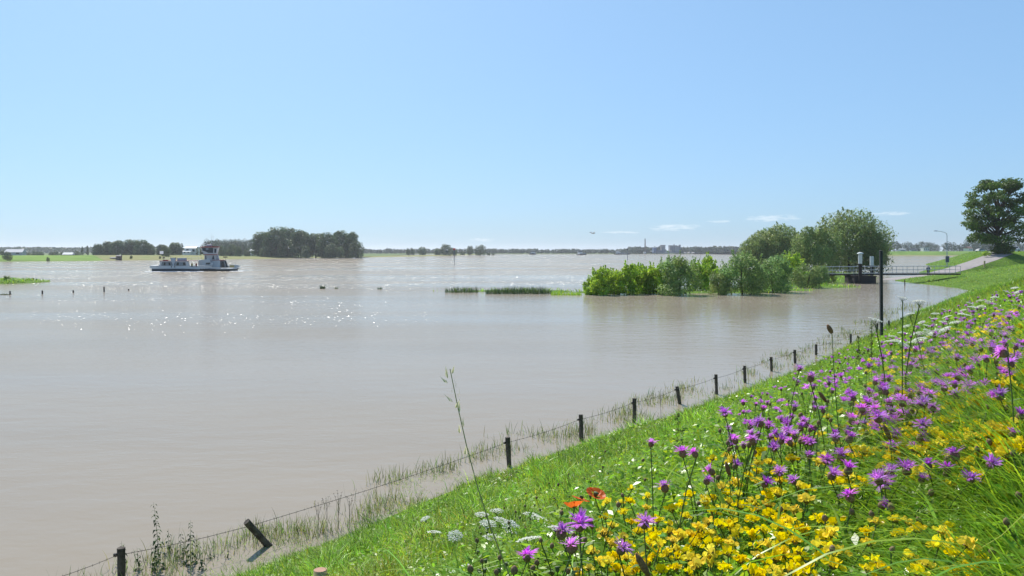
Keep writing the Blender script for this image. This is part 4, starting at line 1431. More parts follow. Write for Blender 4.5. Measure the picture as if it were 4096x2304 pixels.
# street lamp with an information board on its post
lp = P(3788, 1064, 166)
gz = float(ground_z(lp[0], lp[1]))
t = thing('street_lamp', 'grey street lamp with a curved arm above the ramp road', 'street lamp', (lp[0], lp[1], gz - .1))
zt = EYE - (932 - HOR) / F * 166 - gz + .1
mb = MB().tube([(0, 0, 0), (0, 0, 1.2), (0, 0, zt - .5), (-.12, 0, zt - .12), (-.5, 0, zt + .12), (-1.3, 0, zt + .32), (-2.1, 0, zt + .42)], [.1, .085, .06, .055, .05, .045, .04], 8)
mb.build('pole', M_METAL, t)
MB().hull([(-2.75, -.14, zt + .36), (-2.0, -.14, zt + .34), (-2.0, .14, zt + .34), (-2.75, .14, zt + .36)], [(-2.7, -.09, zt + .5), (-2.05, -.09, zt + .52), (-2.05, .09, zt + .52), (-2.7, .09, zt + .5)]).build('lamp_head', M_METAL, t)
M_SIGN = material('slate_blue_board', (.055, .075, .115), .5, .4)
zs = EYE - (1037 - HOR) / F * 166
t = thing('notice_board', 'small slate blue notice board fixed to the street lamp post', 'sign', (lp[0], lp[1] - .14, zs))
MB().box(-.36, .36, -.03, .03, -.62, .62).build('panel', M_SIGN, t, bevel=.01)
MB().box(-.39, .39, -.02, .05, -.66, -.62).box(-.39, .39, -.02, .05, .62, .66).box(-.39, -.36, -.02, .05, -.62, .62).box(.36, .39, -.02, .05, -.62, .62).build('frame', M_METAL, t)
# pale corner post beside the road
c = P(3938, 1052, 160)
gz = float(ground_z(c[0], c[1]))
t = thing('verge_post', 'short pale timber post at the edge of the ramp road', 'post', (c[0], c[1], gz))
M_PALE = material('pale_timber', (.36, .30, .17), .8, .2, .2, 5)
MB().box(-.12, .12, -.12, .12, -.4, 1.25).build('shaft', M_PALE, t, bevel=.02)
MB().box(-.13, .13, -.13, .13, 1.25, 1.29).build('cap', M_PALE, t)

# ------------------------------------------------------------------ houses and cars behind the far dike
M_WALLW = material('white_render', (.62, .62, .60), .8, .2, .05, .6)
M_WALLB = material('blue_grey_cladding', (.24, .30, .36), .7, .3)
M_ROOFR = material('brown_red_tiles', (.24, .13, .10), .8, .2, .2, 1.0)
M_ROOFD = material('dark_roof', (.06, .065, .075), .7, .3, .2, 1.0)
M_ROOFG = material('grey_roof', (.42, .42, .44), .6, .3, .1, 1.0)


def house(label, x, y, Y, w, wall_h, roof_h, depth, wall, roof, rz=0., windows=2, name='house', z=None, group=None):
    b = P(x, y, Y)
    t = thing(name, label, 'house' if name == 'house' else name.split('_')[-1], (b[0], Y, b[2] if z is None else z), rz, group)
    wl_ = MB().box(-w / 2, w / 2, -depth / 2, depth / 2, -1.5, wall_h).build('wall', wall, t)
    if roof_h > 0:
        MB().add([(-w / 2 - .3, -depth / 2 - .3, wall_h - .1), (w / 2 + .3, -depth / 2 - .3, wall_h - .1), (w / 2 + .3, depth / 2 + .3, wall_h - .1), (-w / 2 - .3, depth / 2 + .3, wall_h - .1),
                  (-w / 2 - .1, 0, wall_h + roof_h), (w / 2 + .1, 0, wall_h + roof_h)], [(0, 1, 5, 4), (2, 3, 4, 5), (0, 4, 3), (1, 2, 5), (3, 2, 1, 0)]).build('roof', roof, t)
    else:
        MB().box(-w / 2 - .2, w / 2 + .2, -depth / 2 - .2, depth / 2 + .2, wall_h, wall_h + .3).build('roof', roof, t)
    for i in range(windows):
        xx = -w / 2 + w * (i + .5) / windows
        wn_ = MB().box(xx - w * .1, xx + w * .1, -depth / 2 - .06, -depth / 2 + .02, wall_h * .35, wall_h * .8).build('window', M_GLASS, t)
        MB().box(xx - w * .12, xx + w * .12, -depth / 2 - .12, -depth / 2 - .01, wall_h * .28, wall_h * .34).build('sill', M_WHITE, wn_)
    return t


house('small white gabled house with a brownish roof behind the far dike', 3872, 1003, 975, 7.5, 2.9, 2.4, 7, M_WALLW, M_ROOFR, .5, 2)
house('flat white and blue grey building behind the far dike', 3700, 1003, 975, 7.5, 3.6, 0, 6, M_WALLW, M_WALLB, .1, 3)
house('low dark roofed house left of the flat white building', 3652, 1003, 980, 7, 1.2, 1.8, 6, M_WALLB, M_ROOFD, 0, 2)
house('pale grey shed at the left end of the far dike', 3607, 1003, 980, 6.5, 1.7, .9, 6, M_WALLB, M_ROOFG, .1, 1, 'shed')
house('grey roofed farmhouse among the hedge trees at the far left', 62, 1020, 600, 12, 2.2, 2.2, 8, M_ROOFG, M_ROOFG, .2, 2)
house('white gabled barn roof peeping over the green bank', 274, 1021, 560, 6.0, .6, 1.4, 8, M_ROOFD, M_WALLW, .3, 1, 'barn')
house('white building between trees left of the ferry wheelhouse', 768, 1014, 620, 9, 4.2, 1.2, 8, M_WALLW, M_ROOFG, .1, 2)
house('low white shed beside the white building left of the wheelhouse', 752, 1015, 615, 6, 1.7, .8, 6, M_WALLW, M_WALLW, 0, 2, 'shed')
house('white roofed shed at the left foot of the copse', 1030, 1014, 640, 13, 2.0, 1.4, 8, M_WALLW, M_WALLW, 0, 3, 'shed')
house('small brick barn on the yellow meadow left of the ferry', 476, 1037, 452, 2.4, 2.3, .4, 2.6, material('brown_brick', (.13, .085, .075), .9, .1, .25, 2.), M_ROOFD, .1, 1, 'barn', z=.3)
house('low dark shed near the brick barn on the meadow', 458, 1034, 455, 4, .5, .4, 3, M_ROOFD, M_ROOFD, .1, 1, 'shed', z=1.0)


def car(label, x, y, Y, z, s, paint, rz):
    t = thing('car', label, 'car', ((x - 2048) / F * Y, Y, z), rz, None, s)
    MB().prism([(-2.1, .3), (2.1, .3), (2.15, .75), (1.3, .92), (-1.9, .95), (-2.15, .7)], -.85, .85).build('body', paint, t, bevel=.08)
    MB().prism([(-1.7, .93), (1.1, .92), (.4, 1.42), (-1.2, 1.42)], -.74, .74).build('cabin', M_GLASS, t, bevel=.05)
    MB().prism([(-1.2, 1.42), (.4, 1.42), (.3, 1.48), (-1.1, 1.48)], -.7, .7).build('roof', paint, t)
    for x_ in (-1.3, 1.3):
        for y_ in (-.8, .8):
            MB().tube([(x_, y_ - .1, .32), (x_, y_ + .1, .32)], .32, 12).build('wheel', M_FRAME, t)


gz = 4.95
car('white car on the dike road left of the oak', 3924, 1003, 330, 4.9, 1.0, M_WHITE, .3)
car('pale grey car half hidden to the right of the oak', 4062, 1000, 215, 5.0, 1.0, M_GREYW, .9)

# ------------------------------------------------------------------ works on the far shore
KY = 1500.0
ks = KY / F
M_PLANT = material('grey_plant_cladding', (.26, .27, .29), .8, .2, .15, .05)
M_PLANTD = material('dark_plant_cladding', (.13, .15, .19), .8, .2, .15, .05)
M_PLANTB = material('blue_plant_cladding', (.07, .12, .24), .7, .3, .1, .05)
M_CHIM = material('dark_chimney_brick', (.10, .075, .075), .9, .1)
M_SAND = material('pale_stockpile', (.38, .34, .31), .9, .1, .1, .05)


def kx(x):
    return (x - 2648) * ks


def kz(y):
    return EYE - (y - HOR) * ks


kt = thing('gravel_works', 'grey industrial plant with silos and a sloping conveyor on the far shore', 'factory', ((2648 - 2048) / F * KY, KY, 0))


def blk(name, x0, x1, y0, y1, mat, d0=-6, d1=8, parent=None):
    return MB().box(kx(x0), kx(x1), d0, d1, kz(y1), kz(y0)).build(name, mat, parent or kt)


blk('silo', 2645, 2659, 981, 1008, M_PLANT)
blk('silo_roof', 2644, 2660, 980, 982, M_PLANTD, -7, 9)
hallp = blk('silo_hall', 2677, 2719, 983, 1014, M_PLANT)
blk('silo_hall_roof', 2676, 2706, 981.5, 983.5, M_PLANTD, -7, 9)
blk('stair_tower', 2715.5, 2719.5, 979, 1000, M_PLANTD, -7.5, 2)
blk('ventilator', 2695, 2697, 976, 982, M_PLANTD, -2, 2)
for i in range(3):
    blk('bay', 2680 + i * 6, 2684 + i * 6, 986, 1008, M_PLANTD, -6.4, -5.9, hallp)
blk('blue_shed', 2612, 2624, 990, 1013, M_PLANTB)
blk('lean_to', 2601, 2613, 1003, 1006, M_WALLW, -9, -3)
blk('low_hall', 2625, 2650, 1000, 1015, M_PLANTD, -9, -4)
blk('low_hall', 2650, 2676, 1003, 1015, M_PLANT, -8, -4)
blk('stock_roof', 2655, 2668, 1007, 1010, M_WALLW, -12, -9)
blk('site_office', 2572, 2581, 1007, 1014, M_WALLW, -9, -5)
blk('pale_wall', 2676, 2682, 1000, 1014, M_SAND, -10, -7)
blk('canopy', 2695, 2720, 1005, 1006.5, M_PLANTD, -14, -8)
MB().hull([(kx(2626), -2, kz(993)), (kx(2646), -2, kz(982)), (kx(2646), 2, kz(982)), (kx(2626), 2, kz(993))], [(kx(2626), -2, kz(990.5)), (kx(2646), -2, kz(980)), (kx(2646), 2, kz(980)), (kx(2626), 2, kz(990.5))]).build('conveyor', M_PLANTD, kt)
MB().tube([(kx(2633), 0, kz(1010)), (kx(2636), 0, kz(987))], .5, 5).build('conveyor_leg', M_PLANTD, kt)
mb = MB()
for x0, h_ in ((2735, 5), (2752, 6), (2768, 4.5)):
    mb.lathe([(9 * ks, 0), (5 * ks, h_ * ks * .7), (.3, h_ * ks)], 10, (kx(x0), -10, kz(1013)))
mb.build('stockpile', M_SAND, kt)
ch = thing('factory_chimney', 'tall slender dark chimney above the trees left of the works', 'chimney', ((2587.5 - 2048) / F * KY, KY + 20, 0))
MB().lathe([(1.35, -1), (1.15, 12), (.85, kz(955))], 12).build('shaft', M_CHIM, ch)
MB().lathe([(1.0, kz(956)), (1.0, kz(954))], 12).build('rim', M_PLANTD, ch)

# ------------------------------------------------------------------ barges and beacons out on the river
M_BARGE = material('barge_dark_hull', (.03, .03, .035), .6, .3)


def barge(label, x, y, L, rz):
    p = W(x, y)
    t = thing('barge', label, 'barge', (p[0], p[1], 0), rz, 'barges far out on the river')
    b_ = 4.8
    MB().hull([(-b_ * .8, -L / 2 + 5, -1), (0, -L / 2 + 1, -1), (b_ * .8, -L / 2 + 5, -1), (b_ * .9, L / 2, -1), (-b_ * .9, L / 2, -1)],
              [(-b_, -L / 2 + 4, 1.5), (0, -L / 2, 2.2), (b_, -L / 2 + 4, 1.5), (b_, L / 2, 1.3), (-b_, L / 2, 1.3)]).build('hull', M_BARGE, t)
    MB().box(-b_ + .6, b_ - .6, -L / 2 + 9, L / 2 - 12, 1.2, 2.6).build('hatch', M_GREYW, t)
    wh_ = MB().box(-3.2, 3.2, L / 2 - 9, L / 2 - 3, 1.2, 6.4).build('wheelhouse', M_WHITE, t)
    MB().box(-3.25, 3.25, L / 2 - 9.06, L / 2 - 8.9, 4.4, 5.9).build('window', M_GLASS, wh_)
    MB().box(-3.8, 3.8, L / 2 - 9.6, L / 2 - 2.6, 6.4, 6.7).build('roof', M_PLANTD, wh_)
    return t


barge('leftmost barge far out, seen almost from the bow', 2131, 1018, 55, -.06)
barge('second barge from the left far out, seen head-on', 2326, 1019.5, 50, .03)
barge('barge far out seen from the side below the works chimney', 2490, 1018, 26, 1.2)
M_RT = material('red_topmark', (.42, .05, .04), .6, .3)


def beacon(label, x, yb, yt, mark, mat, rad=.11):
    p = W(x, yb)
    t = thing('river_beacon', label, 'beacon', (p[0], p[1], 0), 0, 'beacon poles standing in the river')
    zt = EYE - (yt - HOR) / F * p[1]
    MB().tube([(0, 0, -1.5), (0, 0, zt)], rad, 8).build('pole', M_PLANTD, t)
    if mark:
        MB().lathe([(.1, zt - .7), (.45, zt - .65), (.45, zt + .0), (.1, zt + .05)], 10).build('topmark', mat, t)


beacon('beacon pole with a red topmark before the spit trees', 1817, 1061, 993, True, M_RT)
beacon('beacon pole with a dark topmark beside the sideways barge', 2510, 1041, 994, True, M_BARGE, .14)
beacon('bare thin beacon pole above the thicket', 2801, 1031, 1016, False, M_BARGE)

# gull
t = thing('gull', 'small gull flying low over the far river', 'bird', P(2372, 934, 90), .5)
MB().tube([(-.26, 0, 0), (-.12, 0, .02), (.06, 0, .03), (.2, 0, .03), (.27, 0, .02)], [.015, .05, .07, .045, .012], 8).build('body', M_WHITE, t, smooth=True)
for s in (-1, 1):
    MB().hull([(.1, 0, .03), (-.06, 0, .03), (-.04, s * .32, .2), (-.12, s * .62, .12)], [(.1, 0, .045), (-.06, 0, .045), (.04, s * .32, .215), (-.1, s * .62, .13)]).build('wing', M_GREYW, t)

# ------------------------------------------------------------------ fences
M_FPOST = material('weathered_fence_post', (.085, .072, .060), .9, .2, .55, 9.0, bump=.5, bscale=45)
M_WIRE = material('rusty_wire', (.12, .095, .08), .7, .3)
M_INS = material('black_insulator', (.02, .02, .02), .4, .4)


def post_mesh(p0, p1, rad, n=8, seed=0):
    r = random.Random(seed)
    p0, p1 = Vector(p0), Vector(p1)
    ax = (p1 - p0)
    k = 6
    pts = [p0 + ax * (i / k) for i in range(k + 1)]
    V, Fc = tube([p - p0 for p in pts], [rad * r.uniform(.92, 1.08) for _ in pts], n)
    V = [(v[0] + r.uniform(-1, 1) * rad * .08, v[1] + r.uniform(-1, 1) * rad * .08, v[2]) for v in V]
    return np_mesh('post', V, Fc, M_FPOST)


fence = thing('wire_fence', 'barbed wire fence of dark wooden posts standing in the shallow flood along the dike', 'fence', W(1280 * D, 1172 * D))
f0 = Vector(fence.location)
posts = [(305, 1378, 306, 1470), (620, 1312, 675, 1373), (1277, 1100, 1281, 1173), (1461, 1043, 1463, 1110), (1596, 1002, 1596, 1063), (1703, 972, 1710, 1016), (1801, 942, 1803, 992),
         (1873, 920, 1874, 963), (1940, 898, 1941, 934), (1999, 880, 2000, 914), (2053, 866, 2053, 893), (2140, 840, 2140, 868), (2207, 814, 2207, 836), (2236, 806, 2237, 833), (2267, 799, 2268, 814),
         (2348, 776, 2349, 784), (2364, 770, 2365, 780), (2380, 765, 2381, 774), (2392, 761, 2392, 769), (2399, 755, 2400, 763), (2424, 745, 2426, 752), (2433, 738, 2436, 746), (2448, 729, 2449, 738)]
tops = []
for i, (x0, y0, x1, y1) in enumerate(posts):
    b = W(x1 * D, y1 * D)
    tp = P(x0 * D, y0 * D, b[1] - (.25 if i == 1 else 0))
    b2_, t2_ = Vector(b), Vector(tp)
    d_ = (t2_ - b2_)
    b2_ = b2_ - d_ * .5
    rad = .060 if i != 1 else .062
    o = link('post', post_mesh(b2_, t2_, rad, 9, i), fence, b2_ - f0)
    if i == 1:
        o['label'] = 'thick fence post tilted far over to the left'
    at_ = b2_ + (t2_ - b2_) * .88
    tops.append(at_)
    if i in (0, 2, 3, 4, 5, 6, 7, 8, 9):
        ins = MB().lathe([(.012, -.03), (.03, -.02), (.03, .02), (.012, .03)], 8).mesh('insulator', M_INS)
        link('insulator', ins, fence, at_ - f0 + Vector((-rad - .02, -.03, 0)))
tops = [Vector(P(120 * D, 1462 * D, tops[0].y - 1.5))] + tops
mb = MB()
r_ = random.Random(4)
for a, b in zip(tops[:-1], tops[1:]):
    n = max(3, int((b - a).length / .8))
    pts = []
    for i in range(n + 1):
        t = i / n
        p = a.lerp(b, t) - f0
        p.z -= .05 * math.sin(math.pi * t) * min(1, (b - a).length / 4)
        pts.append(p + Vector((-.05, -.05, 0)))
    mb.tube(pts, .0045, 4)
    L = (b - a).length
    for k in range(int(L / .16)):
        if a.y > 45:
            break
        t = (k + .5) / int(L / .16 + 1)
        p = a.lerp(b, t) - f0 + Vector((-.05, -.05, -.05 * math.sin(math.pi * t) * min(1, L / 4)))
        mb.tube([p + Vector((0, -.01, -.018)), p + Vector((0, .01, .018))], .003, 3)
mb.build('barbed_wire', M_WIRE, fence)
# second fence crossing the bay below the ramp
f2 = thing('bay_fence', 'row of dark fence posts crossing the still bay below the ramp road', 'fence', W(3790, 1137))
f20 = Vector(f2.location)
for i, (x, yt, yb) in enumerate([(3619, 1118, 1143), (3716, 1119, 1134), (3755, 1121, 1136), (3790, 1120, 1137), (3842, 1125, 1141), (3888, 1130, 1143), (3907, 1133, 1141), (3920, 1133, 1145), (3942, 1141, 1156)]):
    b = W(x, yb)
    tp = P(x + (6 if i == 5 else 0), yt, b[1])
    link('post', post_mesh(b - np.array([0, 0, .4]), tp, .075, 8, 50 + i), f2, Vector(b) - f20 - Vector((0, 0, .4)))
# drowned fence at the far left
f3 = thing('drowned_fence', 'row of five dark posts rising from open water on the left', 'fence', W(417, 1168))
f30 = Vector(f3.location)
for i, (x, yt, yb) in enumerate([(41, 1164, 1178), (170, 1162, 1176), (294, 1161, 1171), (417, 1147, 1168), (515, 1156, 1162)]):
    b = W(x, yb)
    tp = P(x - 1, yt, b[1])
    link('post', post_mesh(b - np.array([0, 0, .6]), tp, .085, 8, 70 + i), f3, Vector(b) - f30 - Vector((0, 0, .6)))
f4 = thing('islet_fence', 'few dark posts on the grassy islet at the left edge', 'fence', W(133, 1127))
f40 = Vector(f4.location)
for i, (x, yt, yb) in enumerate([(14, 1112, 1126), (72, 1116, 1128), (115, 1114, 1128), (133, 1111, 1127), (146, 1115, 1129)]):
    b = W(x, yb)
    tp = P(x, yt, b[1])
    link('post', post_mesh(b - np.array([0, 0, .6]), tp, .085, 8, 80 + i), f4, Vector(b) - f40 - Vector((0, 0, .6)))
# sawn-off post in the grass at the bottom edge
c = cast(806 * D, 1441 * D, .10)
t = thing('sawn_post', 'sawn-off round post with a pinkish cut top in the grass at the bottom edge', 'post', (c[0], c[1], c[2]))
M_CUT = material('fresh_cut_wood', (.42, .24, .17), .8, .2, .15, 20)
MB().lathe([(.062, -.3), (.062, .125)], 14).build('shaft', M_PALE, t, smooth=True)
MB().lathe([(.058, .125), (.056, .128)], 14).build('cut_top', M_CUT, t)

# ------------------------------------------------------------------ grass
M_GRASS = leaf_material('meadow_grass_blade', (.275, .455, .026), .52, .32, .45)
M_SWARD = leaf_material('short_grass_blade', (.300, .490, .034), .52, .4, .35)
M_REED = leaf_material('drowned_sedge_blade', (.25, .305, .09), .45, .5, .3)
M_DEEP = leaf_material('reed_blade', (.060, .105, .030), .35, .45, .35)


def blades(r, B, length, width, az, lean, curve, segs, tint):
    n = len(B)
    ts = np.linspace(0, 1, segs + 1)
    dx, dy = np.cos(az), np.sin(az)
    fa = az + math.pi / 2 + r.normal(0, .5, n)
    sx, sy = np.cos(fa), np.sin(fa)
    V = np.empty((n, 2 * segs + 1, 3))
    for j, t in enumerate(ts):
        hx = length * (lean * t + curve * t * t)
        hz = length * t * np.sqrt(np.clip(1 - (lean * .6 + curve * t * .75) ** 2, .05, 1)) - length * curve * .32 * t ** 3
        px, py, pz = B[:, 0] + dx * hx, B[:, 1] + dy * hx, B[:, 2] + hz
        if j == segs:
            V[:, 2 * segs] = np.stack([px, py, pz], 1)
        else:
            w = width * .5 * (1 - t ** 1.6 * .75) * (.75 + .25 * min(1, t * 4))
            V[:, 2 * j] = np.stack([px - sx * w, py - sy * w, pz], 1)
            V[:, 2 * j + 1] = np.stack([px + sx * w, py + sy * w, pz], 1)
    m = 2 * segs + 1
    o = (np.arange(n) * m)[:, None]
    Q = []
    for j in range(segs - 1):
        Q.append(np.concatenate([o + 2 * j, o + 2 * j + 1, o + 2 * j + 3, o + 2 * j + 2], 1))
    T = np.concatenate([o + 2 * segs - 2, o + 2 * segs - 1, o + 2 * segs], 1)
    fs = ([np.concatenate(Q)] if Q else []) + [T]
    return V.reshape(-1, 3), fs, np.repeat(tint, m, 0)


def sample_slope(r, n, y0, y1, r0=-.75, r1=.74):
    Y = np.exp(r.uniform(math.log(y0), math.log(y1), n))
    X = r.uniform(r0, r1, n) * Y + np.where(r.random(n) < .22, r.uniform(-1.1, 1.1, n), 0)
    return X, Y, shore_u(X, Y)


def tints(r, n, lo=.6, hi=1.45, yel=.25):
    b = lo + (hi - lo) * r.random(n) ** 1.3
    y = r.normal(0, yel, n)
    return np.clip(np.stack([b * (1 + .6 * y), b, b * (1 - .5 * y)], 1), .12, 2.6)


def canopy(Y):
    """height of the standing meadow: low where it was trodden near the viewer, taller farther on"""
    return np.interp(Y, [.9, 1.2, 1.8, 2.6, 4, 8, 14, 20, 28], [.10, .13, .20, .28, .34, .36, .30, .20, .10])


def meadow_edge(X, Y):
    """1 in the tall flower meadow, 0 in the short sward below it"""
    u = shore_u(X, Y) + (vnoise(X * .9, Y * .9, 21) - .5) * 1.4
    lim = np.interp(Y, [0, 3, 7, 14, 25, 40], [8.2, 8.4, 8.0, 7.2, 6.4, 6.2])
    return np.clip((u - lim) / .9, 0, 1) * np.clip((30 - Y) / 12, 0, 1)


r = np.random.default_rng(42)
# tall meadow grass
X, Y, u = sample_slope(r, 270000, 1.05, 30)
X2, Y2, u2 = sample_slope(r, 30000, .8, 9, .72, 2.2)
X, Y = np.concatenate([X, X2]), np.concatenate([Y, Y2])
me_ = meadow_edge(X, Y)
keep = (r.random(len(X)) < me_) & ((Y > 1.5) | (X / Y > .25) | (r.random(len(X)) < .25))
X, Y, me_ = X[keep], Y[keep], me_[keep]
n = len(X)
B = np.stack([X, Y, ground_z(X, Y) - .02], 1)
ln = canopy(Y) * (.45 + .75 * r.random(n) ** 1.2) * (.8 + .4 * vnoise(X * 1.6, Y * 1.6, 33))
ln *= 1 + .7 * np.clip((X / Y - .38) * 4, 0, 1) * (Y < 3.2)
az = np.where(r.random(n) < .45, r.uniform(0, 6.28, n), r.normal(2.75, .9, n))
V, fs, tn = blades(r, B, ln, (.0035 + .0045 * r.random(n)) * np.interp(Y, [1, 5, 12, 30], [1, 1.1, 1.7, 3]), az, .18 + .35 * r.random(n), .25 + .55 * r.random(n), 4, tints(r, n))
tag(link('meadow_grass', np_mesh('meadow_grass', V, fs, M_GRASS, tn)), 'tall green grass of the flower meadow on the dike slope', 'grass', kind='stuff')
# broad arching blades that stand out over the flowers
NB = 250
X, Y, u = sample_slope(r, NB * 6, 1.25, 9, -.1, .74)
me_ = meadow_edge(X, Y)
keep = np.where(r.random(len(X)) < me_)[0][:NB]
X, Y = X[keep], Y[keep]
n = len(X)
B = np.stack([X, Y, ground_z(X, Y) - .02], 1)
V, fs, tn = blades(r, B, .30 + .24 * r.random(n), .007 + .006 * r.random(n), r.normal(2.7, 1.0, n), .25 + .3 * r.random(n), .5 + .6 * r.random(n), 10, tints(r, n, .7, 1.5))
tag(link('arching_grass', np_mesh('arching_grass', V, fs, M_GRASS, tn, True)), 'broad arching grass blades among the flowers', 'grass', kind='stuff')
# herb leaves low in the meadow
X, Y, u = sample_slope(r, 170000, 1.2, 25)
keep = r.random(len(X)) < meadow_edge(X, Y)
X, Y = X[keep], Y[keep]
n = len(X)
C = np.stack([X, Y, ground_z(X, Y) + canopy(Y) * (.25 + .72 * r.random(n) ** .7)], 1)
V, Fc = leaf_cloud(r, C, np.tile(np.array([[0, 0, 1.]]), (n, 1)), np.full(n, .03) * np.interp(Y, [1, 6, 25], [1, 1.2, 2.4]), .42, .55)
tag(link('herb_leaves', np_mesh('herb_leaves', V, Fc, M_GRASS, np.repeat(tints(r, n, .55, 1.3), 4, 0))), 'small green herb leaves low in the flower meadow', 'leaves', kind='stuff')
# short bright sward between the meadow and the flood
X, Y, u = sample_slope(r, 420000, 3.0, 45)
sh_ = (vnoise(X * .5, Y * .5, 8) - .5) * 1.1
keep = (u + sh_ > -.75) & (r.random(len(X)) > meadow_edge(X, Y) * .9) & (r.random(len(X)) < np.clip((u + sh_ * 1.2) * 1.4, .035, 1))
X, Y, u = X[keep], Y[keep], u[keep]
n = len(X)
B = np.stack([X, Y, np.maximum(ground_z(X, Y), -.05) - .01], 1)
tall = vnoise(X * 2.2, Y * 2.2, 12)
ln = (.05 + .10 * r.random(n)) * (.35 + 2.4 * tall ** 2.6) * (.7 + .7 * vnoise(X * .6, Y * .6, 51)) * np.interp(Y, [3, 8, 20, 45], [.9, 1, 1.2, 1.6])
tn = tints(r, n, .28, 1.75, .28) * (.55 + .9 * vnoise(X * .7, Y * .7, 15))[:, None] * (.7 + .6 * vnoise(X * 3.1, Y * 3.1, 16))[:, None]
dry_ = np.clip((vnoise(X * .9 + 5, Y * .9, 61) - .58) * 5, 0, 1)[:, None] * (r.random((n, 1)) < .35)
tn = tn * (1 - dry_) + dry_ * tn * np.array([1.5, .85, 2.2])
V, fs, tn = blades(r, B, ln, .004 * np.interp(Y, [3, 8, 20, 45], [1.1, 1.9, 3.6, 8]), r.normal(2.4, 1.3, n), .1 + .5 * r.random(n), .2 + .6 * r.random(n), 2, tn)
tag(link('short_grass', np_mesh('short_grass', V, fs, M_SWARD, tn)), 'short bright green grass on the lower dike slope', 'grass', kind='stuff')
X, Y, u = sample_slope(r, 16000, 3.5, 30)
keep = (u > .3) & (r.random(len(X)) > meadow_edge(X, Y)) & (vnoise(X * .8, Y * .8, 71) > .42)
X, Y = X[keep], Y[keep]
n = len(X)
V, fs, tn = blades(r, np.stack([X, Y, ground_z(X, Y) - .01], 1), .12 + .22 * r.random(n), .003 * np.interp(Y, [3.5, 10, 30], [1, 2, 4.5]), r.uniform(0, 6.28, n), .02 + .3 * r.random(n), .05 + .4 * r.random(n), 3, tints(r, n, .35, 1.3, .3) * np.array([1.2, .85, 1.0]))
tag(link('seed_stalks', np_mesh('seed_stalks', V, fs, M_SWARD, tn)), 'thin grass seed stalks standing over the short grass', 'grass', kind='stuff')
# leafy plants in the sward
X, Y, u = sample_slope(r, 110000, 3.2, 40)
keep = (u > .35) & (r.random(len(X)) > meadow_edge(X, Y))
X, Y = X[keep], Y[keep]
n = len(X)
C = np.stack([X, Y, np.maximum(ground_z(X, Y), 0) + .01 + .06 * r.random(n)], 1)
V, Fc = leaf_cloud(r, C, np.tile(np.array([[0, 0, 1.]]), (n, 1)), np.full(n, .025) * np.interp(Y, [3, 8, 40], [1., 1.8, 6]), .5, .5)
tag(link('sward_leaves', np_mesh('sward_leaves', V, Fc, M_SWARD, np.repeat(tints(r, n, .5, 1.2), 4, 0))), 'small leafy plants in the short grass of the lower slope', 'leaves', kind='stuff')
# mown dike slope farther off
X, Y, u = sample_slope(r, 260000, 22, 330, -.1, .76)
ds, _ = ramp_dist(X, Y)
keep = (u > -.15) & (u < 30) & ~((ds < 2.7) & (Y > 120) & (Y < 215)) & (X / Y > np.interp(Y, [22, 60], [.3, .0]))
X, Y = X[keep], Y[keep]
n = len(X)
B = np.stack([X, Y, ground_z(X, Y) - .02], 1)
tn = tints(r, n, .45, 1.3, .35) * (.5 + .9 * vnoise(X * .25, Y * .25, 17))[:, None] * (.75 + .5 * vnoise(X * .9, Y * .9, 19))[:, None]
tn[:, 0] *= .8 + .5 * vnoise(X * .12, Y * .12, 23)
V, fs, tn = blades(r, B, (.08 + .20 * r.random(n) ** 2) * (.5 + 1.1 * vnoise(X * .7, Y * .7, 29)) * np.interp(Y, [22, 60, 110, 330], [1.2, 1.5, 1.1, 1.4]), .012 * np.interp(Y, [22, 60, 330], [1.2, 3, 14]), r.normal(2.4, 1.4, n), .1 + .4 * r.random(n), .2 + .5 * r.random(n), 2, tn)
tag(link('dike_grass', np_mesh('dike_grass', V, fs, M_SWARD, tn)), 'grass covering the dike slope beyond the flowers', 'grass', kind='stuff')
# islet grass
n = 30000
X = np.concatenate([r.uniform(-14, 80, n), r.uniform(-125, -78, 9000)])
Y = np.concatenate([r.uniform(92, 215, n), r.uniform(118, 142, 9000)])
zi = np.concatenate([isle_z(X[:n], Y[:n]), .55 - (np.clip((X[n:] + 84 - (Y[n:] - 130) * .3) / 5.0, 0, 9)) ** 2 * .5 - ((Y[n:] - 130) / 8.5) ** 2 * .7])
keep = zi > -.03
X, Y, zi = X[keep], Y[keep], zi[keep]
n = len(X)
V, fs, tn = blades(r, np.stack([X, Y, zi - .03], 1), .25 + .5 * r.random(n), .07 + .05 * r.random(n), r.uniform(0, 6.28, n), .1 + .4 * r.random(n), .2 + .4 * r.random(n), 2, tints(r, n, .5, 1.3, .3))
tag(link('islet_grass', np_mesh('islet_grass', V, fs, M_SWARD, tn)), 'rough grass on the islets', 'grass', kind='stuff')
# drowned sedge along the fence
X, Y, u = sample_slope(r, 420000, 11, 80, -.75, .74)
off_ = (vnoise(X * .45, Y * .45, 41) - .5) * 1.6
cl_ = vnoise(X * 1.1, Y * 1.1, 44)
keep = (u > -3.1) & (u < -.2) & (r.random(len(X)) < np.clip(1 - np.abs(u + 1.35 + off_) / 1.25, 0, 1) ** .8 * np.clip((cl_ - .34) * 3, .03, 1) * .8)
X, Y = X[keep], Y[keep]
n = len(X)
V, fs, tn = blades(r, np.stack([X, Y, np.full(n, -.05)], 1), (.10 + .36 * r.random(n) ** 1.9), .010 * np.interp(Y, [11, 20, 75], [1, 1.4, 4]), r.uniform(0, 6.28, n), .02 + .25 * r.random(n), .05 + .3 * r.random(n), 3, tints(r, n, .4, 1.3, .3))
tag(link('drowned_sedge', np_mesh('drowned_sedge', V, fs, M_REED, tn)), 'brownish sedge and grass stalks standing in the shallow flood by the fence', 'sedge', kind='stuff')


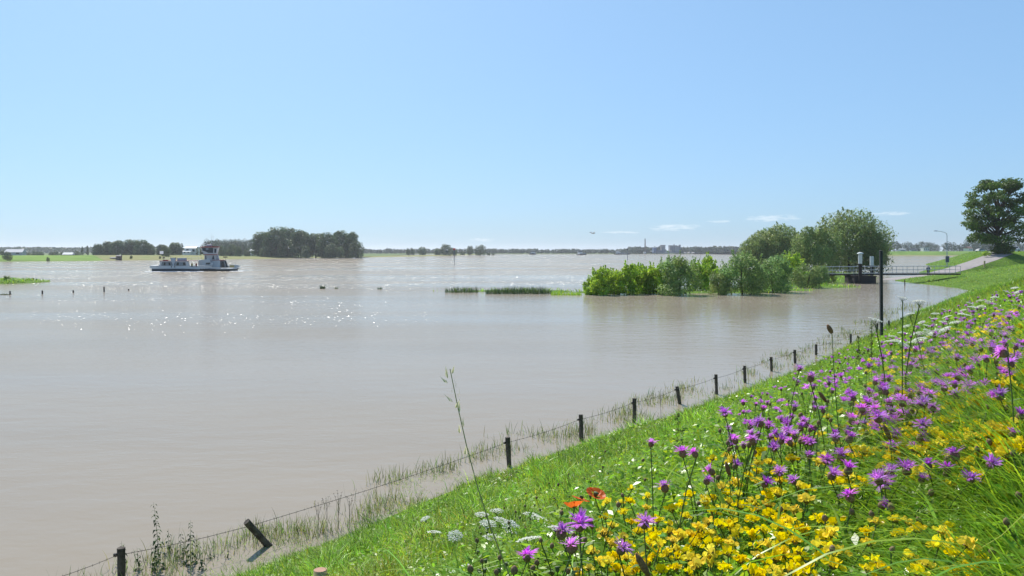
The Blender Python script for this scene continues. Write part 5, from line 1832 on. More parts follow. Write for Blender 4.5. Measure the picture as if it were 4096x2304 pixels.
X, Y, u = sample_slope(r, 260000, 10, 60, -.75, .74)
cl_ = vnoise(X * 1.3 + 3, Y * 1.3, 66) * .6 + vnoise(X * .5, Y * .5, 67) * .4
keep = (u > -1.9) & (u < .5) & (r.random(len(X)) < np.clip((cl_ - .50 + .10 * (u + .4)) * 5, 0, 1))
X, Y = X[keep], Y[keep]
n = len(X)
V, fs, tn = blades(r, np.stack([X, Y, np.maximum(ground_z(X, Y), -.04) - .02], 1), .07 + .16 * r.random(n) ** 1.4, .006 * np.interp(Y, [10, 20, 60], [1.1, 2.0, 6]), r.uniform(0, 6.28, n), .1 + .5 * r.random(n), .2 + .6 * r.random(n), 2, tints(r, n, .4, 1.35, .3))
tag(link('drowned_grass', np_mesh('drowned_grass', V, fs, M_SWARD, tn)), 'green grass tufts half drowned along the ragged waterline', 'grass', kind='stuff')


def reed_clump(name, label, x0, x1, ytop, ybase, n, mat, depth=1.2, group=None, wid=.035, kind=None):
    a, b = W(x0, ybase), W(x1, ybase)
    rr = np.random.default_rng(int(x0))
    X = rr.uniform(a[0], b[0], n)
    Y = a[1] + rr.uniform(-depth / 2, depth / 2, n)
    hmax = (ybase - ytop) / F * a[1]
    q = (X - a[0]) / max(1e-6, b[0] - a[0])
    env = .55 + .45 * vnoise(q * 6, q * 0, int(x0) % 50)
    loc = np.array([(a[0] + b[0]) / 2, a[1], 0])
    B = np.stack([X, Y, np.full(n, -.1)], 1) - loc
    V, fs, tn = blades(rr, B, hmax * env * (.5 + .6 * rr.random(n)) + .1, wid * (.6 + .8 * rr.random(n)), rr.uniform(0, 6.28, n), .02 + .18 * rr.random(n), .05 + .25 * rr.random(n), 3, tints(rr, n, .5, 1.4, .3))
    o = link(name, np_mesh(name, V, fs, mat, tn), None, loc)
    return tag(o, label, 'reeds', group, kind)


reed_clump('reed_bed', 'reed bed out in the water left of the reed spit', 1782, 1912, 1134, 1170, 420, M_DEEP, 2.0, kind='stuff')
reed_clump('reed_bed', 'long dark reed bed leading to the thicket', 1942, 2210, 1140, 1175, 1300, M_DEEP, 2.2, kind='stuff')
reed_clump('reed_bed', 'low bright green reed bed next to the thicket', 2205, 2325, 1160, 1180, 600, M_SWARD, 1.8, kind='stuff')
reed_clump('reed_tuft', 'leafy tuft in the open water, leftmost of three', 1281, 1298, 1136, 1155, 120, M_DEEP, .8, 'tufts in open water', .05)
reed_clump('reed_tuft', 'smallest tuft in the open water, middle of three', 1338, 1351, 1142, 1155, 60, M_DEEP, .6, 'tufts in open water')
reed_clump('reed_tuft', 'thin reed tuft in the open water, rightmost of three', 1510, 1532, 1143, 1157, 60, M_DEEP, .6, 'tufts in open water')
place_tree('islet_shrub', SH_P[0], 28, 1102, 130, 4.2, .2, 'small bright shrub on the grassy islet at the left edge', 'shrub', wscale=1.3)
reed_clump('reed_tuft', 'flat dark tussock beside the leftmost post in the water', 0, 38, 1172, 1179, 160, M_DEEP, .9, 'tufts in open water')

# ------------------------------------------------------------------ flowers
M_STEM = leaf_material('flower_stem', (.085, .140, .030), .2, .5, .3, False)
M_PURP = leaf_material('knapweed_floret', (.70, .20, .82), .5, .5, .2, True, vary=.6)
M_BUD = material('knapweed_bract', (.20, .135, .075), .8, .2, .4, 200)
M_YELP = leaf_material('trefoil_petal', (.95, .77, .022), .42, .4, .3, True, vary=.2)
M_CALYX = material('trefoil_calyx', (.22, .16, .03), .7, .2)
M_UMB = leaf_material('carrot_floret', (.74, .75, .66), .35, .6, .2, True)
M_POP = leaf_material('poppy_petal', (.80, .150, .022), .5, .45, .3, True)
M_SEED = material('poppy_seed_head', (.10, .13, .06), .7, .2)
M_SPIKE = material('brown_seed_spike', (.20, .115, .06), .9, .1, .4, 300)
M_PALEG = leaf_material('ripe_grass_husk', (.66, .62, .44), .4, .5, .3, False)
M_DOCK = leaf_material('dock_leaf', (.14, .17, .035), .35, .5, .3, True)
M_NET = leaf_material('nettle_leaf', (.055, .085, .018), .3, .5, .3, True)
M_DRY2 = material('dry_brown_stalk', (.11, .085, .055), .9, .1)


def strip(path, widths, side):
    """flat tapering strip along a path"""
    V, Fc = [], []
    side = Vector(side).normalized()
    for p, w in zip(path, widths):
        V += [tuple(Vector(p) - side * w / 2), tuple(Vector(p) + side * w / 2)]
    for i in range(len(path) - 1):
        Fc.append((2 * i, 2 * i + 1, 2 * i + 3, 2 * i + 2))
    return V, Fc


def tinted(mb, mat, r, per, lo=.75, hi=1.25, hue=.0, name='petals'):
    """mesh of mb with one tint per `per` vertices"""
    n = len(mb.v)
    k = (n + per - 1) // per
    b = r.uniform(lo, hi, (k, 1)) * np.ones((1, 3))
    b[:, 0] *= 1 + r.normal(0, hue, k)
    b[:, 2] *= 1 + r.normal(0, hue, k)
    return np_mesh(name, mb.v, mb.f, mat, np.repeat(b, per, 0)[:n])


def knap_head(seed, openness=1.0):
    r = np.random.default_rng(seed)
    mb = MB()
    for i in range(19):
        a0 = 2 * math.pi * i / 19 + r.uniform(-.12, .12)
        L = r.uniform(.021, .031) * (0.55 + .45 * openness)
        up = r.uniform(-.004, .012) + (1 - openness) * .016
        for k in (-.17, 0, .17):
            a = a0 + k * .55
            c, s = math.cos(a), math.sin(a)
            p = [(c * .004, s * .004, .016), (c * L * .6, s * L * .6, .018 + up * .7), (c * L * (1 - abs(k) * .5), s * L * (1 - abs(k) * .5), .018 + up)]
            mb.add(*strip(p, [.0012, .0023, .0005], (-s, c, .2)))
    for i in range(34):
        a = r.uniform(0, 2 * math.pi)
        q = .009 * math.sqrt(r.random())
        c, s = math.cos(a), math.sin(a)
        h = r.uniform(.020, .031)
        mb.add(*strip([(c * q * .5, s * q * .5, .014), (c * q, s * q, .014 + h * .5), (c * q * 1.5, s * q * 1.5, h)], [.0012, .0022, .0008], (-s, c, 0)))
    return tinted(mb, M_PURP, r, 6, .7, 1.3, .10, 'florets')


def stem_mesh(seed, leaves=4, rad=.0016, mat=M_STEM, bend=.03, leaf_l=.06):
    """unit stem: one metre high, stretched to length when it is placed"""
    r = np.random.default_rng(seed)
    mb = MB()
    bx_, by_ = r.normal(0, bend, 2)
    pts = [(bx_ * math.sin(math.pi * t), by_ * math.sin(math.pi * t), t) for t in np.linspace(0, 1, 6)]
    mb.tube(pts, [rad * 1.3] * 3 + [rad] * 3, 4)
    return mb.mesh('stem', mat), pts


def leaf_set(seed, n, L, w, mat, lo=.1, hi=.85):
    r = np.random.default_rng(seed)
    mb = MB()
    for i in range(n):
        a = r.uniform(0, 6.28)
        z = r.uniform(lo, hi)
        l_ = L * r.uniform(.6, 1.2)
        c, s = math.cos(a), math.sin(a)
        mb.add(*strip([(0, 0, z), (c * l_ * .5, s * l_ * .5, z + l_ * .45), (c * l_, s * l_, z + l_ * .35)], [w * .4, w, w * .1], (-s, c, 0)))
    return mb


KN = [knap_head(300 + i, [1, .95, .8, .6, 1.0][i]) for i in range(5)]
KN_BASE = MB().lathe([(.002, -.002), (.0075, .001), (.0105, .007), (.0095, .013), (.0062, .0185)], 9).mesh('flower_base', M_BUD, True)
BUD_BASE = MB().lathe([(.002, -.002), (.0068, .001), (.0092, .007), (.0078, .014), (.003, .020)], 9).mesh('bud', M_BUD, True)
STEMS = [stem_mesh(320 + i)[0] for i in range(4)]
KLEAF = [tinted(leaf_set(330 + i, 5, .055, .011, None), leaf_material('knapweed_leaf_%d' % i, (.12, .20, .04), .4, .5, .3), np.random.default_rng(i), 6, .7, 1.2, .05, 'leaves') for i in range(3)]


def in_poly(p, poly):
    x, y = p
    c = False
    j = len(poly) - 1
    for i in range(len(poly)):
        if (poly[i][1] > y) != (poly[j][1] > y) and x < (poly[j][0] - poly[i][0]) * (y - poly[i][1]) / (poly[j][1] - poly[i][1]) + poly[i][0]:
            c = not c
        j = i
    return c


def scatter(rr, poly, n, mind=0.):
    xs_, ys_ = [p[0] for p in poly], [p[1] for p in poly]
    out = []
    tries = 0
    while len(out) < n and tries < n * 80:
        tries += 1
        p = (rr.uniform(min(xs_), max(xs_)), rr.uniform(min(ys_), max(ys_)))
        if in_poly(p, poly) and all((p[0] - q[0]) ** 2 + (p[1] - q[1]) ** 2 > mind * mind for q in out):
            out.append(p)
    return out


def plant_at(dx, dy, hmin, hmax, rr, ymin=1.35, ymax=30., want=None):
    """ground spot and stem height for a flower whose head shows at photo-D (dx,dy)"""
    x, y = dx * D, dy * D
    off_h = rr.uniform(hmin, hmax)
    h = (lambda q: canopy(q) + off_h) if hmin < .12 else off_h
    if want:
        X, Y = (x - 2048) / F * want, want
    else:
        X, Y, g, z = cast(x, y, h)
        if Y < ymin:
            Y = ymin * rr.uniform(1, 1.25)
            X = (x - 2048) / F * Y
        if Y > ymax:
            return None
    g = float(ground_z(X, Y))
    z = EYE - (y - HOR) / F * Y
    if z - g < .04:
        z = g + .04
    return X, Y, g, z - g


def add_knapweed(dx, dy, rr, i, label, group, hmin=.03, hmax=.10, bud=False, size=1.0, want=None):
    q = plant_at(dx, dy, hmin, hmax, rr, want=want)
    if q is None:
        return
    X, Y, g, h = q
    t = thing('knapweed_bud' if bud else 'knapweed_flower', label, 'flower', (X, Y, g), rr.uniform(0, 6.28), group)
    link('stem', STEMS[i % 4], t, (0, 0, 0), (0, 0, 0), (1, 1, h))
    tl = (rr.gauss(0, .28), rr.gauss(0, .28), 0)
    s_ = size * rr.uniform(.70, 1.05)
    if bud:
        link('bud', BUD_BASE, t, (0, 0, h), tl, s_)
    else:
        link('flower_base', KN_BASE, t, (0, 0, h), tl, s_)
        o = link('florets', KN[i % 5], t, (0, 0, h), tl, s_)
        o['kind'] = 'stuff'
    if Y < 4.5:
        o = link('leaves', KLEAF[i % 3], t, (0, 0, 0), (0, 0, rr.uniform(0, 6)), (1, 1, max(.12, h)))
        o['kind'] = 'stuff'


rr = random.Random(12)
knap_named = [
    (1637, 1124, 2.15, 'large knapweed flower left of the others above the short grass'), (1718, 1150, 2.1, 'knapweed flower, left one of a pair above the yellow patch'), (1752, 1150, 2.0, 'knapweed flower, right one of a pair above the yellow patch'),
    (1457, 1334, 1.6, 'biggest knapweed flower at the lower left of the meadow, beside the poppies'), (1412, 1356, 1.75, 'small knapweed flower just left of the biggest one'), (1438, 1392, 1.6, 'knapweed flower below the biggest one at the lower left'),
    (1557, 1393, 1.6, 'knapweed flower at the left edge of the dense yellow patch near the bottom'), (1326, 1412, 2.0, 'lone flat knapweed flower near the bottom edge left of the yellow patch'), (1620, 1328, 1.8, 'small upright knapweed flower inside the dense yellow patch'),
    (1675, 1238, 2.2, 'knapweed flower just above the left part of the yellow patch'), (1775, 1218, 2.1, 'knapweed flower above the middle of the yellow patch'), (1825, 1048, 2.3, 'high knapweed flower at the left end of the purple band'),
    (1895, 1116, 2.0, 'large knapweed flower in the middle of the purple band'), (1917, 1072, 2.1, 'broad pale knapweed flower above the middle of the purple band'), (2038, 960, 2.4, 'tallest knapweed flower standing against the lower slope'),
    (2010, 934, 3.1, 'small knapweed flower at the top left edge of the purple band'), (2535, 895, 1.9, 'large knapweed flower close to the right edge'), (2500, 1152, 2.0, 'lone knapweed flower among grass at the right'),
    (2225, 1225, 1.8, 'pale knapweed flower above the lower right yellow flowers'), (2310, 1108, 2.0, 'pale knapweed flower right of the middle yellow flowers'), (2205, 1205, 40, None)]
i_ = 0
for dx, dy, Yw, lb in knap_named:
    if lb:
        add_knapweed(dx, dy, rr, 0 if i_ % 2 else 4, lb, 'knapweed flowers in the meadow', want=Yw, size=1.12)
        i_ += 1
band = [(1790, 1100), (1850, 1020), (1990, 950), (2150, 870), (2330, 790), (2440, 745), (2576, 735), (2576, 930), (2420, 960), (2320, 1060), (2200, 1100), (2100, 1120), (1950, 1140), (1840, 1150)]
for (dx, dy) in scatter(rr, band, 165, 12) + scatter(rr, [(2230, 850), (2440, 745), (2576, 735), (2576, 880), (2350, 900)], 45, 11):
    add_knapweed(dx, dy, rr, i_, 'purple knapweed flower in the purple band across the upper meadow', 'knapweed flowers in the purple band', .02, .09, size=1.0)
    i_ += 1
for (dx, dy) in scatter(rr, [(1850, 1150), (2500, 950), (2576, 960), (2576, 1180), (2200, 1280), (1900, 1240), (1700, 1190)], 34, 30):
    add_knapweed(dx, dy, rr, i_, 'purple knapweed flower scattered among the yellow flowers below the purple band', 'knapweed flowers among the yellow ones', .02, .07)
    i_ += 1
for (dx, dy) in scatter(rr, band, 75, 14):
    add_knapweed(dx, dy + 6, rr, i_, 'brown knapweed bud on a thin stem among the purple flowers', 'knapweed buds in the purple band', .01, .08, bud=True, size=.85)
    i_ += 1
for (dx, dy) in scatter(rr, [(1180, 1449), (1180, 1330), (1480, 1130), (1640, 1090), (1720, 1140), (1640, 1240), (1500, 1300), (1450, 1449)], 55, 20):
    add_knapweed(dx, dy, rr, i_, 'brown knapweed bud standing over the short grass left of the yellow patch', 'knapweed buds over the short grass', .20, .34, bud=True, size=.85)
    i_ += 1
for (dx, dy) in scatter(rr, [(1850, 1160), (2576, 1000), (2576, 1400), (2100, 1400), (1650, 1240)], 24, 30):
    add_knapweed(dx, dy, rr, i_, 'brown knapweed bud among the yellow flowers on the right', 'knapweed buds among the yellow flowers', .0, .05, bud=True, size=.75)
    i_ += 1


# bird's-foot trefoil
def blossom(mb, M, r):
    """one pea flower: upright banner, two wings, keel"""
    def put(V, Fc):
        mb.add([tuple(M @ Vector(v)) for v in V], Fc)
    n = 8
    ban = [(0, .0015, .003)]
    for k in range(n):
        a = 2 * math.pi * k / n
        ban.append((.0075 * math.cos(a) * (1 + .12 * math.cos(2 * a)), .004 * math.cos(a) ** 2 + .001, .0065 + .0075 * math.sin(a)))
    put(ban, [(0, k + 1, (k + 1) % n + 1) for k in range(n)])
    for s in (-1, 1):
        w = [(0, 0, .001), (s * .0045, -.003, .006), (s * .005, -.009, .006), (s * .0015, -.0135, .003), (s * .003, -.008, -.001)]
        put(w, [(0, 1, 4), (1, 2, 4), (2, 3, 4), (1, 2, 3)])


def trefoil(seed, n):
    r = np.random.default_rng(seed)
    mb = MB()
    cal = MB()
    for i in range(n):
        a = 2 * math.pi * i / n + r.uniform(-.25, .25)
        q = r.uniform(.006, .010)
        M = Matrix.Translation((math.cos(a) * q, math.sin(a) * q, r.uniform(-.002, .004))) @ Matrix.Rotation(a + math.pi / 2 + r.uniform(-.3, .3), 4, 'Z') @ Matrix.Rotation(r.uniform(-.5, .15), 4, 'X') @ Matrix.Scale(r.uniform(.85, 1.1), 4)
        blossom(mb, M, r)
        c, s = math.cos(a) * q * .6, math.sin(a) * q * .6
        cal.tube([(0, 0, -.006), (c, s, -.001), (c * 1.5, s * 1.5, .002)], [.0008, .0016, .0022], 5)
    return tinted(mb, M_YELP, r, 19, .78, 1.15, .05, 'petals'), cal.mesh('calyx', M_CALYX)


TR = [trefoil(350 + i, [5, 4, 6, 3, 5][i]) for i in range(5)]


def add_trefoil(dx, dy, rr, i, label, group, hmin=.0, hmax=.03, size=1.3, ymin=1.3):
    q = plant_at(dx, dy, hmin, hmax, rr, ymin=ymin)
    if q is None:
        return
    X, Y, g, h = q
    t = thing('trefoil_flower', label, 'flower', (X, Y, g), rr.uniform(0, 6.28), group)
    link('stem', STEMS[i % 4], t, (0, 0, 0), (0, 0, 0), (1, 1, h))
    tl = (rr.gauss(0, .3), rr.gauss(0, .3), 0)
    s_ = size * rr.uniform(.8, 1.2)
    p, c = TR[i % 5]
    o = link('petals', p, t, (0, 0, h), tl, s_)
    o['kind'] = 'stuff'
    link('calyx', c, t, (0, 0, h), tl, s_)


dense = [(1530, 1240), (1640, 1215), (1760, 1240), (1990, 1235), (2110, 1310), (2130, 1400), (2090, 1449), (1440, 1449), (1500, 1370)]
for k, (dx, dy) in enumerate(scatter(rr, dense, 120, 20)):
    add_trefoil(dx, dy, rr, k, 'yellow trefoil flower head in the dense yellow patch at the bottom', 'trefoil in the dense yellow patch', -.005, .035, 1.08)
for k, (dx, dy) in enumerate(scatter(rr, [(1760, 1150), (1900, 1120), (2150, 1020), (2330, 1000), (2340, 1180), (2150, 1240), (1900, 1235), (1780, 1220)], 58, 17)):
    add_trefoil(dx, dy, rr, k + 2, 'yellow trefoil flower head scattered between the purple band and the dense yellow patch', 'trefoil in the middle of the meadow', -.01, .03, 1.15)
for k, (dx, dy) in enumerate(scatter(rr, [(2190, 1290), (2480, 1340), (2500, 1449), (2150, 1449)], 26, 20)):
    add_trefoil(dx, dy, rr, k + 1, 'yellow trefoil flower head in the long grass at the lower right', 'trefoil in the long grass at lower right', .0, .05, .95)
for k, (dx, dy) in enumerate(scatter(rr, [(2330, 1040), (2576, 1060), (2576, 1170), (2430, 1150), (2300, 1130)], 30, 14)):
    add_trefoil(dx, dy, rr, k + 1, 'yellow trefoil flower head in the clump at the right edge', 'trefoil clump at the right edge', .0, .04, 1.3)
for k, (dx, dy) in enumerate(scatter(rr, [(2230, 870), (2400, 830), (2576, 770), (2576, 960), (2400, 1000), (2220, 1010)], 44, 16)):
    add_trefoil(dx, dy, rr, k + 3, 'yellow trefoil flower head among the purple flowers farther up the slope', 'trefoil among the purple flowers', .0, .04, 1.4)


# wild carrot
def umbel(seed, R_=.036):
    r = np.random.default_rng(seed)
    mb, rays = MB(), MB()
    for i in range(46):
        q = R_ * math.sqrt((i + .5) / 46)
        a = i * 2.399963
        x, y, z = q * math.cos(a), q * math.sin(a), .010 - 4.5 * q * q + r.normal(0, .0012)
        s = r.uniform(.0042, .0060)
        ring = [(x + s * math.cos(t + a), y + s * math.sin(t + a), z + r.normal(0, .0006)) for t in np.linspace(0, 2 * math.pi, 7)[:-1]]
        mb.add([(x, y, z + .0022)] + ring, [(0, k + 1, (k + 1) % 6 + 1) for k in range(6)])
        if i % 3 == 0:
            rays.tube([(0, 0, -.022), (x * .6, y * .6, -.006), (x, y, z - .001)], .0006, 3)
    for i in range(9):
        a = i * .7
        c, s = math.cos(a), math.sin(a)
        rays.add(*strip([(0, 0, -.022), (c * .012, s * .012, -.026), (c * .022, s * .022, -.034)], [.001, .0016, .0004], (-s, c, 0)))
    return tinted(mb, M_UMB, r, 7, .8, 1.12, .02, 'florets'), rays.mesh('rays', M_STEM)


UM = [umbel(370 + i) for i in range(3)]


def add_carrot(dx, dy, rr, i, label, group, size=1.0, want=None, h0=.26, h1=.4):
    q = plant_at(dx, dy, h0, h1, rr, want=want)
    if q is None:
        return
    X, Y, g, h = q
    t = thing('wild_carrot', label, 'flower', (X, Y, g), rr.uniform(0, 6.28), group)
    link('stem', STEMS[i % 4], t, (0, 0, 0), (0, 0, 0), (1.1, 1.1, max(.02, h - .02 * size)))
    tl = (rr.gauss(0, .22), rr.gauss(0, .22), 0)
    f, ry = UM[i % 3]
    o = link('florets', f, t, (0, 0, h), tl, size)
    o['kind'] = 'stuff'
    o = link('rays', ry, t, (0, 0, h), tl, size)
    o['kind'] = 'stuff'


low_c = [(1070, 1306, 'white wild carrot umbel nearest the water at the left'), (1092, 1341, 'wide white wild carrot umbel below the one nearest the water'), (1250, 1287, 'uppermost white umbel of the low group, beside the tall oat stem'),
         (1212, 1297, 'white umbel just left of the uppermost one'), (1260, 1311, 'white umbel under the uppermost one'), (1228, 1320, 'small white umbel left under the uppermost one'), (1285, 1328, 'small tilted white umbel, lower right of the uppermost one'),
         (1338, 1298, 'white umbel to the right of the tall oat stem'), (1355, 1308, 'rightmost white umbel of the low group'), (1145, 1350, 'small white umbel in the middle of the low group'), (1240, 1355, 'faint white umbel below the low group'),
         (1160, 1438, 'broad white umbel near the bottom edge'), (1330, 1363, 'narrow white umbel left of the poppies'), (1412, 1338, 'small white umbel under the poppies')]
for k, (dx, dy, lb) in enumerate(low_c):
    add_carrot(dx, dy, rr, k, lb, 'wild carrot over the short grass', 1.3, None, .20, .27)
far_c = [(2202, 807, 2.6, .62, 'white umbel in front of the tall dark marker post'), (2271, 751, 2.4, .42, 'small closed umbel high against the water right of the marker post'), (2313, 760, 2.6, .55, 'flat umbel high against the water, right of the closed one'),
         (2290, 791, 3.0, .45, 'small pale umbel on a bent stem below the two high ones')]
for k, (dx, dy, yw, s_, lb) in enumerate(far_c):
    add_carrot(dx, dy, rr, k, lb, 'wild carrot along the crest of the meadow', s_, yw)
for k, (dx, dy) in enumerate(scatter(rr, [(2225, 870), (2250, 830), (2400, 755), (2560, 722), (2576, 745), (2480, 770), (2380, 830), (2290, 880)], 38, 11)):
    add_carrot(dx, dy, rr, k, 'white wild carrot umbel in the white fringe along the top edge of the meadow', 'wild carrot fringe along the meadow edge', 1.25, None, .03, .10)


# poppies
def poppy(seed, open_=1.0):
    r = np.random.default_rng(seed)
    mb = MB()
    for i in range(5):
        a = i * 2 * math.pi / 5 + .3
        rows_, cols_ = 4, 5
        base = len(mb.v)
        V = []
        for j in range(rows_):
            t = j / (rows_ - 1)
            for k in range(cols_):
                s = (k / (cols_ - 1) - .5)
                an = a + s * 1.5 * (.35 + .65 * t ** .5)
                q = .003 + .034 * t
                V.append((q * math.cos(an), q * math.sin(an), .004 + .022 * t ** 1.3 * open_ + r.normal(0, .0016)))
        mb.add(V, [(j * cols_ + k, j * cols_ + k + 1, (j + 1) * cols_ + k + 1, (j + 1) * cols_ + k) for j in range(rows_ - 1) for k in range(cols_ - 1)])
    return tinted(mb, M_POP, r, 20, .85, 1.15, .05, 'petals')


PO = [poppy(381, .6), poppy(382, .15), poppy(383, .9)]
PC = MB().lathe([(.003, 0), (.006, .006), (.006, .012), (.008, .014), (.001, .0155)], 8).mesh('seed_capsule', M_SEED, True)
for k, (dx, dy, yw, lb) in enumerate([(1496, 1250, 2.3, 'large open orange red poppy, right one of three'), (1460, 1259, 2.5, 'flat orange red poppy in the middle of the three'), (1445, 1280, 2.3, 'lowest orange red poppy, left one of three')]):
    X, Y, g, h = plant_at(dx, dy, .2, .3, rr, want=yw)
    t = thing('poppy', lb, 'flower', (X, Y, g), k * 1.3, 'poppies beside the yellow patch')
    link('stem', STEMS[k], t, (0, 0, 0), (0, 0, 0), (1, 1, h))
    link('petals', PO[k], t, (0, 0, h), (.25, .3, 0), .8)['kind'] = 'stuff'
    link('seed_capsule', PC, t, (0, 0, h), (.25, .3, 0), 1.0)
# poppy seed heads over the sward
for k, (dx, dy) in enumerate(scatter(rr, [(1180, 1449), (1200, 1350), (1330, 1280), (1500, 1150), (1560, 1190), (1480, 1300), (1420, 1449)], 60, 14)):
    q = plant_at(dx, dy, .18, .28, rr)
    X, Y, g, h = q
    t = thing('poppy_seed_head', 'grey green poppy seed head on a thin stalk over the short grass', 'seed head', (X, Y, g), rr.uniform(0, 6), 'poppy seed heads over the short grass')
    link('stem', STEMS[k % 4], t, (0, 0, 0), (0, 0, 0), (.8, .8, h))
    link('seed_capsule', PC, t, (0, 0, h), (rr.gauss(0, .15), rr.gauss(0, .15), 0), .9)


# tall grasses, docks, nettles
def stalk_between(top, base, rad, mat, name, t, bow=(0, 0)):
    """curved stalk from base to top, local to thing t at base"""
    a, b = Vector((0, 0, 0)), Vector(top) - Vector(base)
    pts = []
    for i in range(9):
        s = i / 8
        p = a.lerp(b, s)
        p += Vector((bow[0], bow[1], 0)) * math.sin(math.pi * s)
        pts.append(p)
    MB().tube(pts, [rad * (1.3 - .7 * i / 8) for i in range(9)], 5).build(name, mat, t)
    return pts


M_STRAW = leaf_material('straw_green_stem', (.34, .36, .17), .3, .5, .3, False)
# oat grass with pale husks
Yo = 1.9
bs = P(1400 * D, 1600 * D, Yo + .05)
g = float(ground_z(bs[0], bs[1]))
bs = np.array([bs[0], bs[1], g])
tp = P(1132 * D, 928 * D, Yo)
t = thing('oat_grass', 'single tall oat grass stem with pale husks leaning left over the water', 'grass stem', bs)
pts = stalk_between(tp, bs, .0017, M_STRAW, 'stem', t, (-.035, 0))
husk = MB()
for p in (((0, 0, 0), (.0025, 0, .008), (0, .0012, .024)), ((0, 0, 0), (-.0025, 0, .008), (0, -.0012, .024)), ((0, 0, 0), (0, .0025, .008), (.0008, 0, .03))):
    husk.add(*strip(p, [.001, .0042, .0005], (.7, .7, .1)))
hm = husk.mesh('husk', M_PALEG)
for k, s in enumerate([.64, .66, .72, .73, .80, .82, .84, .865, .88, .90, .915, .93, .945, .96, .975, .99]):
    i0 = min(7, int(s * 8))
    p = pts[i0].lerp(pts[i0 + 1], s * 8 - i0)
    o = link('husk', hm, t, p + Vector((rr.uniform(-.012, .008), 0, -.004)), (rr.uniform(-.6, .6), rr.uniform(-.9, .2), rr.uniform(0, 3)), rr.uniform(.8, 1.15))
# dark seed spike on a bent stem
Yo = 2.3
tp = P(2082 * D, 818 * D, Yo)
bs = P(2128 * D, 985 * D, Yo)
g = float(ground_z(bs[0] + .02, bs[1]))
bs = np.array([bs[0] + .02, bs[1], g])
t = thing('plantain_spike', 'brown bent seed spike on a long stalk rising against the water', 'seed head', bs)
pts = stalk_between(P(2093 * D, 838 * D, Yo), bs, .0016, M_STEM, 'stalk', t, (-.01, 0))
dd = Vector(tp) - Vector(P(2093 * D, 838 * D, Yo))
e = pts[-1]
MB().tube([e, e + dd * .3, e + dd * .7, e + dd * 1.05], [.0045, .0068, .0066, .003], 9).build('spike', M_SPIKE, t, smooth=True)
# fox-brown grass ears low in the meadow
for k, (dx, dy, ex, ey, yw, lb) in enumerate([(1632, 1449, 1600, 1392, 1.35, 'thick brown furry grass ear at the bottom edge in the yellow patch'), (2240, 1105, 2222, 1068, 2.0, 'dark slanting grass ear right of the purple band'), (2078, 1010, 2060, 985, 2.6, 'brown grass ear within the purple band'),
                                              (2448, 1075, 2432, 1045, 2.1, 'dark grass ear near the right edge'), (1835, 1195, 1826, 1162, 2.1, 'brown grass ear between purple and yellow flowers'), (1490, 1330, 1482, 1300, 2.0, 'dark grass ear right under the poppies')]):
    a, b = P(dx * D, dy * D, yw), P(ex * D, ey * D, yw)
    g = float(ground_z(a[0] + .02, a[1]))
    bs = np.array([a[0] + .02, a[1], min(g, a[2] - .02)])
    t = thing('grass_ear', lb, 'seed head', bs, 0, 'brown grass ears in the meadow')
    pts = stalk_between(a, bs, .0015, M_STEM, 'stalk', t)
    d_ = Vector(b) - Vector(a)
    MB().tube([pts[-1], pts[-1] + d_ * .3, pts[-1] + d_ * .75, pts[-1] + d_], [.0035, .0062, .0055, .002], 8).build('ear', M_SPIKE, t, smooth=True)


def dock(seed, h, n=26, mat=None, leafy=3):
    r = np.random.default_rng(seed)
    mb = MB()
    for b in range(4):
        ax, ay = r.normal(0, .05, 2) if b else (0, 0)
        for i in range(n // (1 if b == 0 else 2)):
            z = h * r.uniform(.25, 1.0) * (1 if b == 0 else .8)
            q = z / h
            C = np.array([[ax * q + r.normal(0, .008), ay * q + r.normal(0, .008), z]])
            V, Fc = leaf_cloud(r, C, np.array([[0, 0, 1.]]), np.array([.022]), .6, 1.0)
            mb.add(V, Fc.tolist())
    for i in range(leafy):
        a = r.uniform(0, 6.28)
        c, s = math.cos(a), math.sin(a)
        mb.add(*strip([(0, 0, .03), (c * .05, s * .05, .09), (c * .11, s * .11, .06)], [.008, .035, .004], (-s, c, 0)))
    st = MB()
    st.tube([(0, 0, 0), (.004, 0, h * .5), (0, 0, h)], [.004, .003, .0015], 5)
    return tinted(mb, mat or M_DOCK, r, 4, .6, 1.3, .15, 'leaves'), st.mesh('stem', M_STEM)


for k, (dx, dt, db, yw, lb) in enumerate([(1705, 1040, 1130, 5.2, 'leafy dock plant with two spires above the short grass'), (2192, 805, 880, 7.0, 'tall dark leafy dock just left of the marker post'), (2160, 845, 890, 7.0, 'shorter dock left of the tall dark one'),
                                          (1980, 985, 1020, 8.0, 'small dock at the edge of the meadow below the fence')]):
    tp = P(dx * D, dt * D, yw)
    g = float(ground_z(tp[0], yw))
    lf, st = dock(400 + k, 1.0, 70)
    hh = max(.15, tp[2] - g)
    lf, st = dock(400 + k, hh, 60)
    t = thing('dock_plant', lb, 'plant', (tp[0], yw, g), 0, 'dock plants on the slope')
    link('stem', st, t)
    link('leaves', lf, t)['kind'] = 'stuff'


